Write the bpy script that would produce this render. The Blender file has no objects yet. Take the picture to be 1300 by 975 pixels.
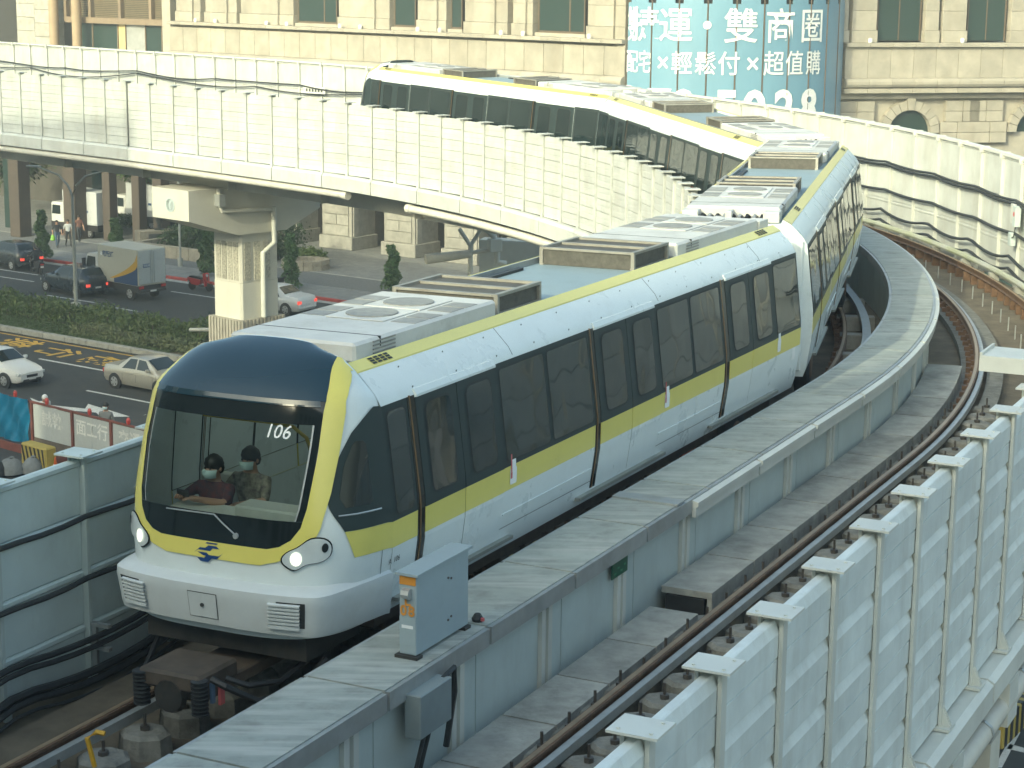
import bpy, bmesh, math, random
import numpy as np
from mathutils import Vector, Matrix
random.seed(7); rng = np.random.default_rng(7)
R = math.radians
scene = bpy.context.scene
col = bpy.data.collections.new('place')      # linked to the scene at the end, so that helpers stay quick

# ---------------------------------------------------------------- camera
FPX, CX, CY, CAMZ = 2500.0, 650.0, 487.5, 18.0
ROLL = math.atan(0.0105)
PITCH = math.atan((CY + 41.28) * math.cos(ROLL) / FPX)
fw = np.array([0, math.cos(PITCH), -math.sin(PITCH)])
u0 = np.array([0, math.sin(PITCH), math.cos(PITCH)])
rt = np.array([math.cos(ROLL), 0, 0]) + math.sin(ROLL) * u0
up = np.array([-math.sin(ROLL), 0, 0]) + math.cos(ROLL) * u0
cam_d = bpy.data.cameras.new('camera'); cam = bpy.data.objects.new('camera', cam_d); col.objects.link(cam)
cam_d.sensor_width = 36; cam_d.lens = FPX / 1300 * 36; cam_d.clip_start = .5; cam_d.clip_end = 3000
cam.matrix_world = Matrix(((rt[0], up[0], -fw[0], 0), (rt[1], up[1], -fw[1], 0), (rt[2], up[2], -fw[2], CAMZ), (0, 0, 0, 1)))
scene.camera = cam
CAM = np.array([0, 0, CAMZ])
def ray(px, py):
    v = fw * FPX + rt * (px - CX) - up * (py - CY); return v / np.linalg.norm(v)
def G(px, py, z=0.0):                       # where a pixel's ray meets height z
    v = ray(px, py); return CAM + v * ((z - CAMZ) / v[2])
def PL(px, py, p, yaw):                     # where a pixel's ray meets an upright plane
    v = ray(px, py); n = np.array([math.cos(yaw), -math.sin(yaw), 0])
    return CAM + v * ((n @ np.array([p[0], p[1], 0])) / (n @ v))
def ZAT(px, py, dist):                      # height of a pixel's ray at a horizontal distance
    v = ray(px, py); return CAMZ + v[2] * dist / math.hypot(v[0], v[1])

# ---------------------------------------------------------------- light
SUN_EL, SUN_AZ = R(25), math.atan2(-.55, -.835)      # azimuth from +Y towards +X
w = bpy.data.worlds.new('World'); scene.world = w; w.use_nodes = True
nt = w.node_tree; sky = nt.nodes.new('ShaderNodeTexSky'); sky.sky_type = 'NISHITA'; sky.sun_disc = False
sky.sun_elevation = SUN_EL; sky.sun_rotation = SUN_AZ
sky.air_density = 1.0; sky.dust_density = 6.0; sky.ozone_density = 0.0
nt.links.new(sky.outputs[0], nt.nodes['Background'].inputs[0]); nt.nodes['Background'].inputs[1].default_value = .15
sd = bpy.data.lights.new('sun', 'SUN'); sun = bpy.data.objects.new('sun', sd); col.objects.link(sun)
sd.energy = 2.0; sd.angle = R(.6); sd.color = (.72, .60, .42)
tow = Vector((math.sin(SUN_AZ) * math.cos(SUN_EL), math.cos(SUN_AZ) * math.cos(SUN_EL), math.sin(SUN_EL)))
sun.rotation_euler = tow.to_track_quat('Z', 'Y').to_euler()
vs = scene.view_settings; vs.view_transform = 'Standard'; vs.look = 'None'; vs.gamma = 1; vs.exposure = 1.25
vs.use_white_balance = True; vs.white_balance_whitepoint = (1.13, .965, .985)      # the camera's cool white balance

# ---------------------------------------------------------------- materials
MATS = {}
def mat(name, c, rough=.6, metal=0., var=.12, scale=3., bump=0., c2=None, dirt=0., dscale=.8, dcol=(.12, .11, .09), streak=0., coat=0., spec=.5, emit=None, alpha=None):
    if name in MATS: return MATS[name]
    m = bpy.data.materials.new(name); m.use_nodes = True; t = m.node_tree; b = t.nodes['Principled BSDF']
    N, Lk = t.nodes.new, t.links.new
    b.inputs['Roughness'].default_value = rough; b.inputs['Metallic'].default_value = metal
    b.inputs['Coat Weight'].default_value = coat; b.inputs['Specular IOR Level'].default_value = spec
    tc = N('ShaderNodeTexCoord'); geo = N('ShaderNodeNewGeometry'); oi = N('ShaderNodeObjectInfo')
    src = geo.outputs['Position']
    n1 = N('ShaderNodeTexNoise'); n1.inputs['Scale'].default_value = scale; n1.inputs['Detail'].default_value = 6; n1.inputs['Roughness'].default_value = .62
    Lk(src, n1.inputs['Vector'])
    mx = N('ShaderNodeMix'); mx.data_type = 'RGBA'
    lo = tuple(max(0, v * (1 - var)) for v in c); hi = tuple(min(1, v * (1 + var)) for v in c)
    mx.inputs[6].default_value = (*(lo if c2 is None else c), 1); mx.inputs[7].default_value = (*(hi if c2 is None else c2), 1)
    mr = N('ShaderNodeMapRange'); mr.inputs[1].default_value = .3; mr.inputs[2].default_value = .7
    Lk(n1.outputs['Fac'], mr.inputs[0]); Lk(mr.outputs[0], mx.inputs[0])
    out = mx.outputs[2]
    # a little brightness difference from piece to piece
    hv = N('ShaderNodeHueSaturation'); ma = N('ShaderNodeMapRange'); ma.inputs[3].default_value = 1 - var * .5; ma.inputs[4].default_value = 1 + var * .5
    Lk(oi.outputs['Random'], ma.inputs[0]); Lk(ma.outputs[0], hv.inputs['Value']); Lk(out, hv.inputs['Color']); out = hv.outputs[0]
    if dirt > 0:
        n2 = N('ShaderNodeTexNoise'); n2.inputs['Scale'].default_value = dscale; n2.inputs['Detail'].default_value = 8; n2.inputs['Roughness'].default_value = .7
        mp = N('ShaderNodeMapping'); mp.inputs['Scale'].default_value = (1, 1, 1 if not streak else streak)
        Lk(src, mp.inputs['Vector']); Lk(mp.outputs[0], n2.inputs['Vector'])
        r2 = N('ShaderNodeMapRange'); r2.inputs[1].default_value = .5; r2.inputs[2].default_value = .75; r2.inputs[4].default_value = dirt
        Lk(n2.outputs['Fac'], r2.inputs[0])
        m2 = N('ShaderNodeMix'); m2.data_type = 'RGBA'; m2.inputs[7].default_value = (*dcol, 1)
        Lk(r2.outputs[0], m2.inputs[0]); Lk(out, m2.inputs[6]); out = m2.outputs[2]
    Lk(out, b.inputs['Base Color'])
    if var > 0:
        rr = N('ShaderNodeMapRange'); rr.inputs[3].default_value = max(.02, rough - .08); rr.inputs[4].default_value = min(1, rough + .1)
        Lk(n1.outputs['Fac'], rr.inputs[0]); Lk(rr.outputs[0], b.inputs['Roughness'])
    if bump > 0:
        bp = N('ShaderNodeBump'); bp.inputs['Strength'].default_value = bump; bp.inputs['Distance'].default_value = .02
        n3 = N('ShaderNodeTexNoise'); n3.inputs['Scale'].default_value = scale * 4; n3.inputs['Detail'].default_value = 5
        Lk(src, n3.inputs['Vector']); Lk(n3.outputs['Fac'], bp.inputs['Height']); Lk(bp.outputs[0], b.inputs['Normal'])
    if emit:
        b.inputs['Emission Color'].default_value = (*emit[0], 1); b.inputs['Emission Strength'].default_value = emit[1]
    MATS[name] = m; return m
def glass(name, tint, mixv, rough=.02):      # thin tinted pane: see-through with mirror reflection
    if name in MATS: return MATS[name]
    m = bpy.data.materials.new(name); m.use_nodes = True; t = m.node_tree; N, Lk = t.nodes.new, t.links.new
    t.nodes.remove(t.nodes['Principled BSDF'])
    tr = N('ShaderNodeBsdfTransparent'); tr.inputs[0].default_value = (*tint, 1)
    gl = N('ShaderNodeBsdfGlossy'); gl.inputs['Roughness'].default_value = rough; gl.inputs['Color'].default_value = (.85, .95, 1, 1)
    fr = N('ShaderNodeFresnel'); fr.inputs[0].default_value = mixv
    ms = N('ShaderNodeMixShader'); Lk(fr.outputs[0], ms.inputs[0]); Lk(tr.outputs[0], ms.inputs[1]); Lk(gl.outputs[0], ms.inputs[2])
    Lk(ms.outputs[0], t.nodes['Material Output'].inputs[0]); MATS[name] = m; return m
def darkglass(name, c, wob=.12, wscale=1.2, rough=.04, ior=1.5):   # dark coated side glass, slightly wavy
    if name in MATS: return MATS[name]
    m = mat(name, c, rough, var=.0, spec=.5); t = m.node_tree; b = t.nodes['Principled BSDF']; b.inputs['IOR'].default_value = ior; N, Lk = t.nodes.new, t.links.new
    geo = N('ShaderNodeNewGeometry'); n = N('ShaderNodeTexNoise'); n.inputs['Scale'].default_value = wscale; n.inputs['Detail'].default_value = 1
    bp = N('ShaderNodeBump'); bp.inputs['Strength'].default_value = wob; bp.inputs['Distance'].default_value = .05
    Lk(geo.outputs['Position'], n.inputs['Vector']); Lk(n.outputs['Fac'], bp.inputs['Height']); Lk(bp.outputs[0], b.inputs['Normal'])
    return m
def leafmat(name, c1, c2, c3):
    if name in MATS: return MATS[name]
    m = mat(name, c1, .55, var=.3, scale=2.2, c2=c2, dirt=.8, dscale=5, dcol=c3)
    b = m.node_tree.nodes['Principled BSDF']; b.inputs['Subsurface Weight'].default_value = 0
    return m

# ---------------------------------------------------------------- mesh helpers
class MB:
    def __init__(s): s.v = []; s.f = []; s.mi = []; s.sm = False
    def add(s, vs, fs, mi=0):
        o = len(s.v); s.v.extend([tuple(float(c) for c in p) for p in vs]); s.f.extend([tuple(i + o for i in f) for f in fs]); s.mi.extend([mi] * len(fs)); return s
    def box(s, x0, x1, y0, y1, z0, z1, b=0.0, mi=0):
        if b <= 0:
            vs = [(x, y, z) for z in (z0, z1) for y in (y0, y1) for x in (x0, x1)]
            return s.add(vs, [(0, 2, 3, 1), (4, 5, 7, 6), (0, 1, 5, 4), (2, 6, 7, 3), (0, 4, 6, 2), (1, 3, 7, 5)], mi)
        b = min(b, (x1 - x0) * .45, (y1 - y0) * .45, (z1 - z0) * .45)
        bm = bmesh.new(); bmesh.ops.create_cube(bm, size=1)
        for v in bm.verts: v.co = ((x0 + x1) / 2 + v.co.x * (x1 - x0), (y0 + y1) / 2 + v.co.y * (y1 - y0), (z0 + z1) / 2 + v.co.z * (z1 - z0))
        bmesh.ops.bevel(bm, geom=bm.edges[:], offset=b, segments=1, affect='EDGES')
        bm.verts.index_update(); s.add([v.co[:] for v in bm.verts], [[v.index for v in f.verts] for f in bm.faces], mi); bm.free(); return s
    def prism(s, poly, a0, a1, axis='x', mi=0):
        n = len(poly)
        def P(a, p): return (a, p[0], p[1]) if axis == 'x' else ((p[0], a, p[1]) if axis == 'y' else (p[0], p[1], a))
        vs = [P(a0, p) for p in poly] + [P(a1, p) for p in poly]
        fs = [tuple(range(n))[::-1], tuple(range(n, 2 * n))] + [(i, (i + 1) % n, n + (i + 1) % n, n + i) for i in range(n)]
        return s.add(vs, fs, mi)
    def tube(s, pts, r, n=6, mi=0, cap=True):
        pts = [Vector(p) for p in pts]; rs = r if isinstance(r, (list, tuple)) else [r] * len(pts); rings = []
        for i, p in enumerate(pts):
            d = (pts[min(i + 1, len(pts) - 1)] - pts[max(i - 1, 0)]).normalized()
            a = Vector((0, 0, 1)) if abs(d.z) < .9 else Vector((1, 0, 0)); u = d.cross(a).normalized(); v = d.cross(u)
            rings.append([p + (u * math.cos(2 * math.pi * k / n) + v * math.sin(2 * math.pi * k / n)) * rs[i] for k in range(n)])
        vs = [q[:] for rg in rings for q in rg]; fs = []
        for i in range(len(pts) - 1):
            for k in range(n): fs.append((i * n + k, i * n + (k + 1) % n, (i + 1) * n + (k + 1) % n, (i + 1) * n + k))
        if cap: fs += [tuple(range(n))[::-1], tuple(range(len(vs) - n, len(vs)))]
        return s.add(vs, fs, mi)
    def lathe(s, c, prof, n=16, axis='z', mi=0):
        vs = []; fs = []
        for (r, h) in prof:
            for k in range(n):
                a = 2 * math.pi * k / n; x, y = r * math.cos(a), r * math.sin(a)
                vs.append((c[0] + x, c[1] + y, c[2] + h) if axis == 'z' else ((c[0] + h, c[1] + x, c[2] + y) if axis == 'x' else (c[0] + x, c[1] + h, c[2] + y)))
        m = len(prof)
        for i in range(m - 1):
            for k in range(n): fs.append((i * n + k, i * n + (k + 1) % n, (i + 1) * n + (k + 1) % n, (i + 1) * n + k))
        fs += [tuple(range(n))[::-1], tuple(range((m - 1) * n, m * n))]
        return s.add(vs, fs, mi)
    def grid(s, P, mi=0):                    # P[row][col] points
        r, c = len(P), len(P[0]); vs = [p for row in P for p in row]
        return s.add(vs, [(i * c + j, i * c + j + 1, (i + 1) * c + j + 1, (i + 1) * c + j) for i in range(r - 1) for j in range(c - 1)], mi)
    def mesh(s, name, mats, smooth=False):
        me = bpy.data.meshes.new(name); me.from_pydata(s.v, [], s.f); 
        for m in (mats if isinstance(mats, (list, tuple)) else [mats]): me.materials.append(m)
        if max(s.mi, default=0) > 0: me.polygons.foreach_set('material_index', s.mi)
        bm = bmesh.new(); bm.from_mesh(me)
        bmesh.ops.remove_doubles(bm, verts=bm.verts, dist=1e-5); bmesh.ops.recalc_face_normals(bm, faces=bm.faces)
        bm.to_mesh(me); bm.free()
        if smooth:
            me.polygons.foreach_set('use_smooth', [True] * len(me.polygons)); me.set_sharp_from_angle(angle=R(smooth if smooth is not True else 40))
        me.update(); return me
    def build(s, name, mats, parent=None, smooth=False, loc=None, rot=None):
        return link(name, s.mesh(name, mats, smooth), parent, loc, rot)
def link(name, me, parent=None, loc=None, rot=None, scale=None):
    o = bpy.data.objects.new(name, me); col.objects.link(o)
    if parent is not None: o.parent = parent
    if loc is not None: o.location = loc
    if rot is not None: o.rotation_euler = rot
    if scale is not None: o.scale = scale
    return o
def tag(o, label=None, cat=None, group=None, kind=None):
    if label: o['label'] = label
    if cat: o['category'] = cat
    if group: o['group'] = group
    if kind: o['kind'] = kind
    return o
def thing(name, label, cat, loc=(0, 0, 0), rz=0, group=None):
    o = bpy.data.objects.new(name, None); col.objects.link(o); o.location = loc; o.rotation_euler = (0, 0, rz); o.empty_display_size = .2
    return tag(o, label, cat, group)
def copy_tree(o, parent=None):
    c = o.copy(); col.objects.link(c); c.parent = parent
    for ch in list(o.children): copy_tree(ch, c)
    return c
def bake(o):                                 # curve or modifiers to a plain mesh
    scene.collection.objects.link(o); dg = bpy.context.evaluated_depsgraph_get(); dg.update()
    me = bpy.data.meshes.new_from_object(o.evaluated_get(dg)); scene.collection.objects.unlink(o); return me
def text_mesh(body, size=1.0, sx=1.0, bold=0.0, align='CENTER'):
    cu = bpy.data.curves.new('lettering', 'FONT'); cu.body = body; cu.size = size; cu.align_x = align; cu.align_y = 'CENTER'; cu.offset = bold; cu.resolution_u = 3
    o = bpy.data.objects.new('lettering', cu); me = bake(o)
    bpy.data.objects.remove(o); bpy.data.curves.remove(cu)
    for v in me.vertices: v.co.x *= sx
    me.materials.clear(); return me
def lettering(body, size, m, parent, fn, sx=1.0, bold=0.0, name='lettering'):
    me = text_mesh(body, size, sx, bold)
    for v in me.vertices: v.co = Vector(fn(v.co.x, v.co.y))
    me.materials.append(m); me.update(); return link(name, me, parent)
def leaf_obj(name, pts, size, m, parent=None, seed=1, flat=.0):
    r = np.random.default_rng(seed); n = len(pts); pts = np.asarray(pts, float)
    a = r.normal(size=(n, 3)); a /= np.linalg.norm(a, axis=1)[:, None]
    b = r.normal(size=(n, 3)); b[:, 2] += flat; b -= a * (a * b).sum(1)[:, None]; b /= np.linalg.norm(b, axis=1)[:, None]
    c = np.cross(a, b); sz = size * r.uniform(.6, 1.4, (n, 1))
    V = np.stack([pts - a * sz, pts + b * sz * .45 + c * sz * .12, pts + a * sz, pts - b * sz * .45 + c * sz * .12], 1).reshape(-1, 3)
    me = bpy.data.meshes.new(name); me.vertices.add(4 * n); me.vertices.foreach_set('co', V.ravel())
    me.loops.add(4 * n); me.loops.foreach_set('vertex_index', np.arange(4 * n)); me.polygons.add(n)
    me.polygons.foreach_set('loop_start', np.arange(0, 4 * n, 4)); me.materials.append(m); me.update(calc_edges=True); me.validate()
    return link(name, me, parent)

WHITE = mat('white_painted_steel', (.61, .625, .58), .45, var=.08, scale=1.5, dirt=.30, dscale=1.3, dcol=(.42, .40, .34), streak=.25)
CREAM = mat('cream_panel_paint', (.53, .55, .525), .5, var=.12, scale=1.5, dirt=.5, dscale=1.8, dcol=(.36, .34, .28), streak=.2)
GREYP = mat('grey_painted_steel', (.50, .57, .56), .5, var=.07, scale=2, dirt=.35, dscale=1.5, dcol=(.28, .28, .26), streak=.3)
PANEL = mat('acoustic_panel_paint', (.67, .72, .71), .5, var=.11, scale=2, dirt=.42, dscale=2.6, dcol=(.40, .38, .32), streak=.18)
CONC = mat('weathered_concrete', (.33, .335, .31), .9, var=.25, scale=3, bump=.5, dirt=.75, dscale=1.1, dcol=(.12, .12, .105))
DCONC = mat('dark_trackbed_concrete', (.165, .14, .10), .95, var=.3, scale=2, bump=.6, dirt=.6, dscale=.9, dcol=(.06, .05, .04))
PADC = mat('plinth_concrete', (.20, .20, .18), .95, var=.3, scale=6, bump=.6, dirt=.5, dscale=4, dcol=(.08, .07, .06))
GIRD = mat('girder_paint', (.60, .59, .52), .55, var=.06, scale=1., dirt=.35, dscale=.7, dcol=(.38, .35, .28), streak=.2)
RUST = mat('rusty_steel', (.17, .105, .065), .6, metal=.3, var=.35, scale=8, bump=.3, dirt=.6, dscale=5, dcol=(.06, .04, .03))
RAILTOP = mat('worn_rail_steel', (.40, .29, .18), .35, metal=.6, var=.2, scale=5)
DARK = mat('dark_steel', (.035, .035, .033), .5, var=.3, scale=4, dirt=.5, dscale=3, dcol=(.09, .07, .05))
BLACKR = mat('black_rubber', (.02, .022, .024), .6, var=.2, scale=5)
CABLE = mat('black_cable_sheath', (.025, .028, .03), .5, var=.2, scale=6)
BOLT = mat('bolt_steel', (.12, .11, .10), .5, metal=.6, var=.2)
def streaks(m, yaw, sc, amount, c):          # brushed wear running across a path of that heading
    t = m.node_tree; N, Lk = t.nodes.new, t.links.new; b = t.nodes['Principled BSDF']; old = b.inputs['Base Color'].links[0].from_socket
    geo = N('ShaderNodeNewGeometry'); mp = N('ShaderNodeMapping'); mp.vector_type = 'POINT'; mp.inputs['Rotation'].default_value = (0, 0, yaw); mp.inputs['Scale'].default_value = sc
    n = N('ShaderNodeTexNoise'); n.inputs['Scale'].default_value = 1; n.inputs['Detail'].default_value = 4; r = N('ShaderNodeMapRange'); r.inputs[1].default_value = .48; r.inputs[2].default_value = .7; r.inputs[4].default_value = amount
    mx = N('ShaderNodeMix'); mx.data_type = 'RGBA'; mx.inputs[7].default_value = (*c, 1)
    Lk(geo.outputs['Position'], mp.inputs['Vector']); Lk(mp.outputs[0], n.inputs['Vector']); Lk(n.outputs['Fac'], r.inputs[0]); Lk(r.outputs[0], mx.inputs[0]); Lk(old, mx.inputs[6]); Lk(mx.outputs[2], b.inputs['Base Color']); return m
GALV = mat('galvanised_steel', (.42, .44, .44), .45, metal=.5, var=.12, scale=4, dirt=.3, dscale=3, dcol=(.2, .17, .13))

# ---------------------------------------------------------------- guideway path (walkway centre line)
TH0 = R(26.23); K, S1, L1, LA, L2 = .02835, 31.715, 1.748, 39.824, 10.16
DS = .1; SS = np.arange(0, 155, DS)
KK = np.interp(SS, [0, S1, S1 + L1, S1 + L1 + LA, S1 + L1 + LA + L2, 155], [0, 0, K, K, 0, 0])
d0 = np.array([math.sin(TH0), math.cos(TH0)]); n0 = np.array([d0[1], -d0[0]])
P0 = np.array([-1.278, 18.77]) + .74 * n0 - 20 * d0
YAW = TH0 - np.cumsum(KK) * DS
PX = P0[0] + np.cumsum(np.sin(YAW)) * DS; PY = P0[1] + np.cumsum(np.cos(YAW)) * DS
def yaw_at(s): return float(np.interp(s, SS, YAW))
def lift(s): return float(np.interp(s, [0, 44, 52, 60, 68, 78, 90, 110, 160], [0, 0, .05, .14, .28, .50, .66, .75, .80]))   # the track climbs behind the bend
def at(s, o=0., z=0.):
    x, y, a = float(np.interp(s, SS, PX)), float(np.interp(s, SS, PY)), yaw_at(s)
    return Vector((x + o * math.cos(a), y - o * math.sin(a), z + (lift(s) if z > 8 else 0)))
ZD = 10.4          # deck top
ZR = 10.8          # running surface
ZW = 11.7          # walkway top
def sweep(s0, s1, prof, step=1.0, closed=True, mb=None, mi=0):      # profile of (o, z) along the path
    mb = mb or MB(); n = max(2, int(round((s1 - s0) / step)) + 1); ss = np.linspace(s0, s1, n); m = len(prof)
    vs = [at(s, o, z)[:] for s in ss for (o, z) in prof]; fs = []
    for i in range(n - 1):
        for k in range(m if closed else m - 1): fs.append((i * m + k, i * m + (k + 1) % m, (i + 1) * m + (k + 1) % m, (i + 1) * m + k))
    if closed: fs += [tuple(range(m))[::-1], tuple(range((n - 1) * m, n * m))]
    return mb.add(vs, fs, mi)
def rect(o0, o1, z0, z1): return [(o0, z0), (o1, z0), (o1, z1), (o0, z1)]
# ================================================================ ground and street
RD = np.array([.809, -.588]); RQ = np.array([.588, .809])      # along the street, across it (away)
def RP(r, q, z=0.): p = RD * r + RQ * q; return (p[0], p[1], z)
def rq(px, py, z=0.): g = G(px, py, z)[:2]; return float(g @ RD), float(g @ RQ)
ASPH = mat('street_asphalt', (.044, .048, .047), .85, var=.22, scale=1.2, bump=.4, dirt=.5, dscale=.25, dcol=(.085, .083, .075))
WLINE = mat('white_road_paint', (.62, .62, .58), .7, var=.1, scale=6, dirt=.6, dscale=5, dcol=(.2, .2, .19))
YLINE = mat('yellow_road_paint', (.62, .38, .04), .7, var=.12, scale=6, dirt=.5, dscale=5, dcol=(.2, .15, .06))
PAVE = mat('grey_pavers', (.20, .205, .20), .9, var=.2, scale=2.5, bump=.4, dirt=.4, dscale=.8, dcol=(.10, .10, .095))
KERB = mat('kerb_concrete', (.34, .34, .31), .9, var=.18, scale=3, dirt=.5, dscale=2, dcol=(.15, .14, .12))
REDK = mat('red_kerb_paint', (.36, .05, .04), .7, var=.15, scale=4, dirt=.4, dscale=3, dcol=(.15, .06, .05))
SOIL = mat('soil', (.10, .085, .055), .95, var=.3, scale=5)
def rbox(r0, r1, q0, q1, z0, z1, b=0):
    mb = MB().box(r0, r1, q0, q1, z0, z1, b); mb.v = [tuple(RP(x, y, z)) for x, y, z in mb.v]; return mb
def sheet(poly, z):
    return MB().add([(p[0], p[1], z) for p in poly], [tuple(range(len(poly)))])
g = MB().add([(-900, -400, 0), (900, -400, 0), (900, 1500, 0), (-900, 1500, 0)], [(0, 1, 2, 3)]).build('ground', ASPH); tag(g, kind='structure')
road = MB().add([RP(-140, 20, .004), RP(40, 20, .004), RP(40, 80.2, .004), RP(-140, 80.2, .004)], [(0, 1, 2, 3)]).build('road', ASPH); tag(road, kind='structure')
pav = rbox(-140, 60, 80.35, 160, 0, .15).build('pavement', PAVE); tag(pav, kind='structure')
# kerb stones of the pavement: red painted
for i in range(34):
    r0 = -110 + i * 2.0
    rbox(r0, r0 + 1.98, 80.16, 80.36, 0, .17, .02).build('kerb_stone', REDK, pav)
# drain strip pale
rbox(-110, -40, 79.6, 80.15, .002, .012).build('gutter_strip', KERB, pav)
# darker cobble strip and joints of the plaza
COB = mat('cobble_strip', (.13, .135, .135), .95, var=.3, scale=7, bump=.8)
rbox(-140, 60, 83.4, 86.8, .15, .156).build('cobble_strip', COB, pav)
rbox(-140, 60, 86.8, 87.0, .15, .165).build('stone_edging', KERB, pav)
# median with kerb stones
med = rbox(-150, -32, 63.4, 68.6, 0, .12).build('median', SOIL); tag(med, kind='structure')
for i in range(40):
    r0 = -96 + i * 1.55
    rbox(r0, r0 + 1.53, 63.12, 63.42, 0, .27, .03).build('kerb_stone', KERB, med)
    rbox(r0, r0 + 1.53, 68.6, 68.85, 0, .2, .02).build('kerb_stone', KERB, med)
# markings
def line(r0, r1, q, wd, m, name='lane_line', z=.008):
    return MB().add([RP(r0, q - wd / 2, z), RP(r1, q - wd / 2, z), RP(r1, q + wd / 2, z), RP(r0, q + wd / 2, z)], [(0, 1, 2, 3)]).build(name, m, road)
line(-110, -40, 62.75, .14, YLINE, 'edge_line')
line(-110, -40, 69.2, .14, YLINE, 'edge_line')
for (p, q, wd) in (((110, 496), (203, 514), .16), ((53, 455), (137, 473), .18), ((133, 388), (172, 396), .14), ((0, 351), (42, 358), .14), ((218, 370), (290, 381), .14), ((172, 530), (196, 524), .16)):
    a, b = rq(*p), rq(*q); line(a[0], b[0], (a[1] + b[1]) / 2, wd, WLINE)
for r0 in (-100, -92, -84, -52, -45):
    line(r0, r0 + 4, 71.8, .14, WLINE); line(r0 - 2, r0 + 2, 76.3, .14, WLINE); line(r0, r0 + 4, 56.3, .16, WLINE)
# turn arrow painted in white
ar = [G(px, py)[:2] for px, py in ((38, 505), (60, 514), (108, 519), (112, 513), (165, 529), (128, 530), (122, 524), (58, 519), (50, 521))]
sheet(ar, .009).build('arrow_marking', WLINE, road)
# yellow characters on the lane, read by drivers heading right
for ch, (px, py) in zip('禁行機車', ((22, 435), (70, 447), (128, 458), (180, 470))):
    r, q = rq(px, py)
    lettering(ch, 1.9, YLINE, road, lambda x, y, r=r, q=q: RP(r + y * 1.3, q - x * .95, .010), bold=.03)
# near-right street corner under the guideway: crossing, kerb, gravel
GRAV = mat('grey_gravel', (.14, .15, .15), .95, var=.5, scale=9, bump=1.0)
isl = sheet([G(1180, 975)[:2], G(1210, 880)[:2], G(1250, 820)[:2], G(1292, 800)[:2], G(1330, 850)[:2], G(1262, 925)[:2], G(1230, 975)[:2], G(1200, 1010)[:2]], .02).build('gravel_patch', GRAV, road)
pts = []
for (p, q) in (((1238, 968), (1276, 915)), ((1276, 915), (1300, 890))):
    a, b = np.array(G(*p)[:2]), np.array(G(*q)[:2]); d = (b - a) / np.linalg.norm(b - a); n_ = np.array([d[1], -d[0]]) * .25
    mb = MB().add([(*(a - n_), 0), (*(a + n_), 0), (*(b + n_), 0), (*(b - n_), 0), (*(a - n_), .3), (*(a + n_), .3), (*(b + n_), .3), (*(b - n_), .3)],
             [(0, 3, 2, 1), (4, 5, 6, 7), (0, 1, 5, 4), (2, 3, 7, 6), (1, 2, 6, 5), (0, 4, 7, 3)]); mb.build('kerb_stone', KERB, road)
for quad in (((1262, 975), (1300, 905), (1306, 910), (1272, 975)), ((1275, 850), (1300, 815), (1300, 820), (1280, 851)), ((1282, 945), (1300, 950), (1300, 956), (1278, 951)), ((1278, 870), (1300, 872), (1300, 877), (1276, 875))):
    sheet([G(*p)[:2] for p in quad], .012).build('crossing_stripe', WLINE, road)

# ================================================================ guideway
gw = thing('elevated_guideway', 'pale elevated guideway with two tracks curving left behind the train', 'guideway', at(10, 0, 0))
GI = Vector(gw.location)
def gp(mb): mb.v = [tuple(Vector(p) - GI) for p in mb.v]; return mb
SA, SB = 6., 128.
OIN, OOUT = -4.39, 3.86
gp(sweep(SA, SB, [(OIN - .02, ZD - .42), (OOUT - .1, ZD - .42), (OOUT - .1, ZD), (OIN - .02, ZD)])).build('deck', DCONC, gw)
gp(sweep(SA, SB, [(-2.6, ZD - 1.42), (2.1, ZD - 1.42), (2.5, ZD - .43), (-2.95, ZD - .43)])).build('girder', GIRD, gw)
# inner edge beam: pieces with joints, proud of the deck edge
s = SA
while s < SB - 3:
    gp(sweep(s, s + 2.76, [(OIN - .30, ZD - .48), (OIN - .03, ZD - .48), (OIN - .03, ZD + .02), (OIN - .22, ZD + .02), (OIN - .30, ZD - .06)], 1.0)).build('edge_beam', CREAM, gw)
    s += 2.8
# girder stiffener ribs on the inner side
s = 60.
while s < SB - 4:
    gp(sweep(s, s + .06, [(-3.02, ZD - 1.38), (-2.6, ZD - 1.38), (-2.6, ZD - .45), (-3.02, ZD - .45)], .06)).build('girder_rib', GIRD, gw); s += 5.2
# outer edge ledge, near side
for i in range(22):
    s = SA + i * 2.8
    gp(sweep(s, s + 2.75, [(OOUT - .02, 9.57), (OOUT + .28, 9.57), (OOUT + .32, 9.65), (OOUT + .32, 9.90), (OOUT + .24, 9.95), (OOUT - .02, 9.95)], 1.)).build('edge_beam', WHITE, gw)
gp(sweep(SA, 60, rect(OOUT - .5, OOUT - .12, 9.5, ZD - .44))).build('outer_fascia', GIRD, gw)
# bracket boxes under the ledge
for i in range(18):
    gp(sweep(SA + 1 + i * 2.8, SA + 1.5 + i * 2.8, rect(OOUT + .03, OOUT + .30, 9.0, 9.568), .5)).build('ledge_bracket', WHITE, gw)

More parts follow.
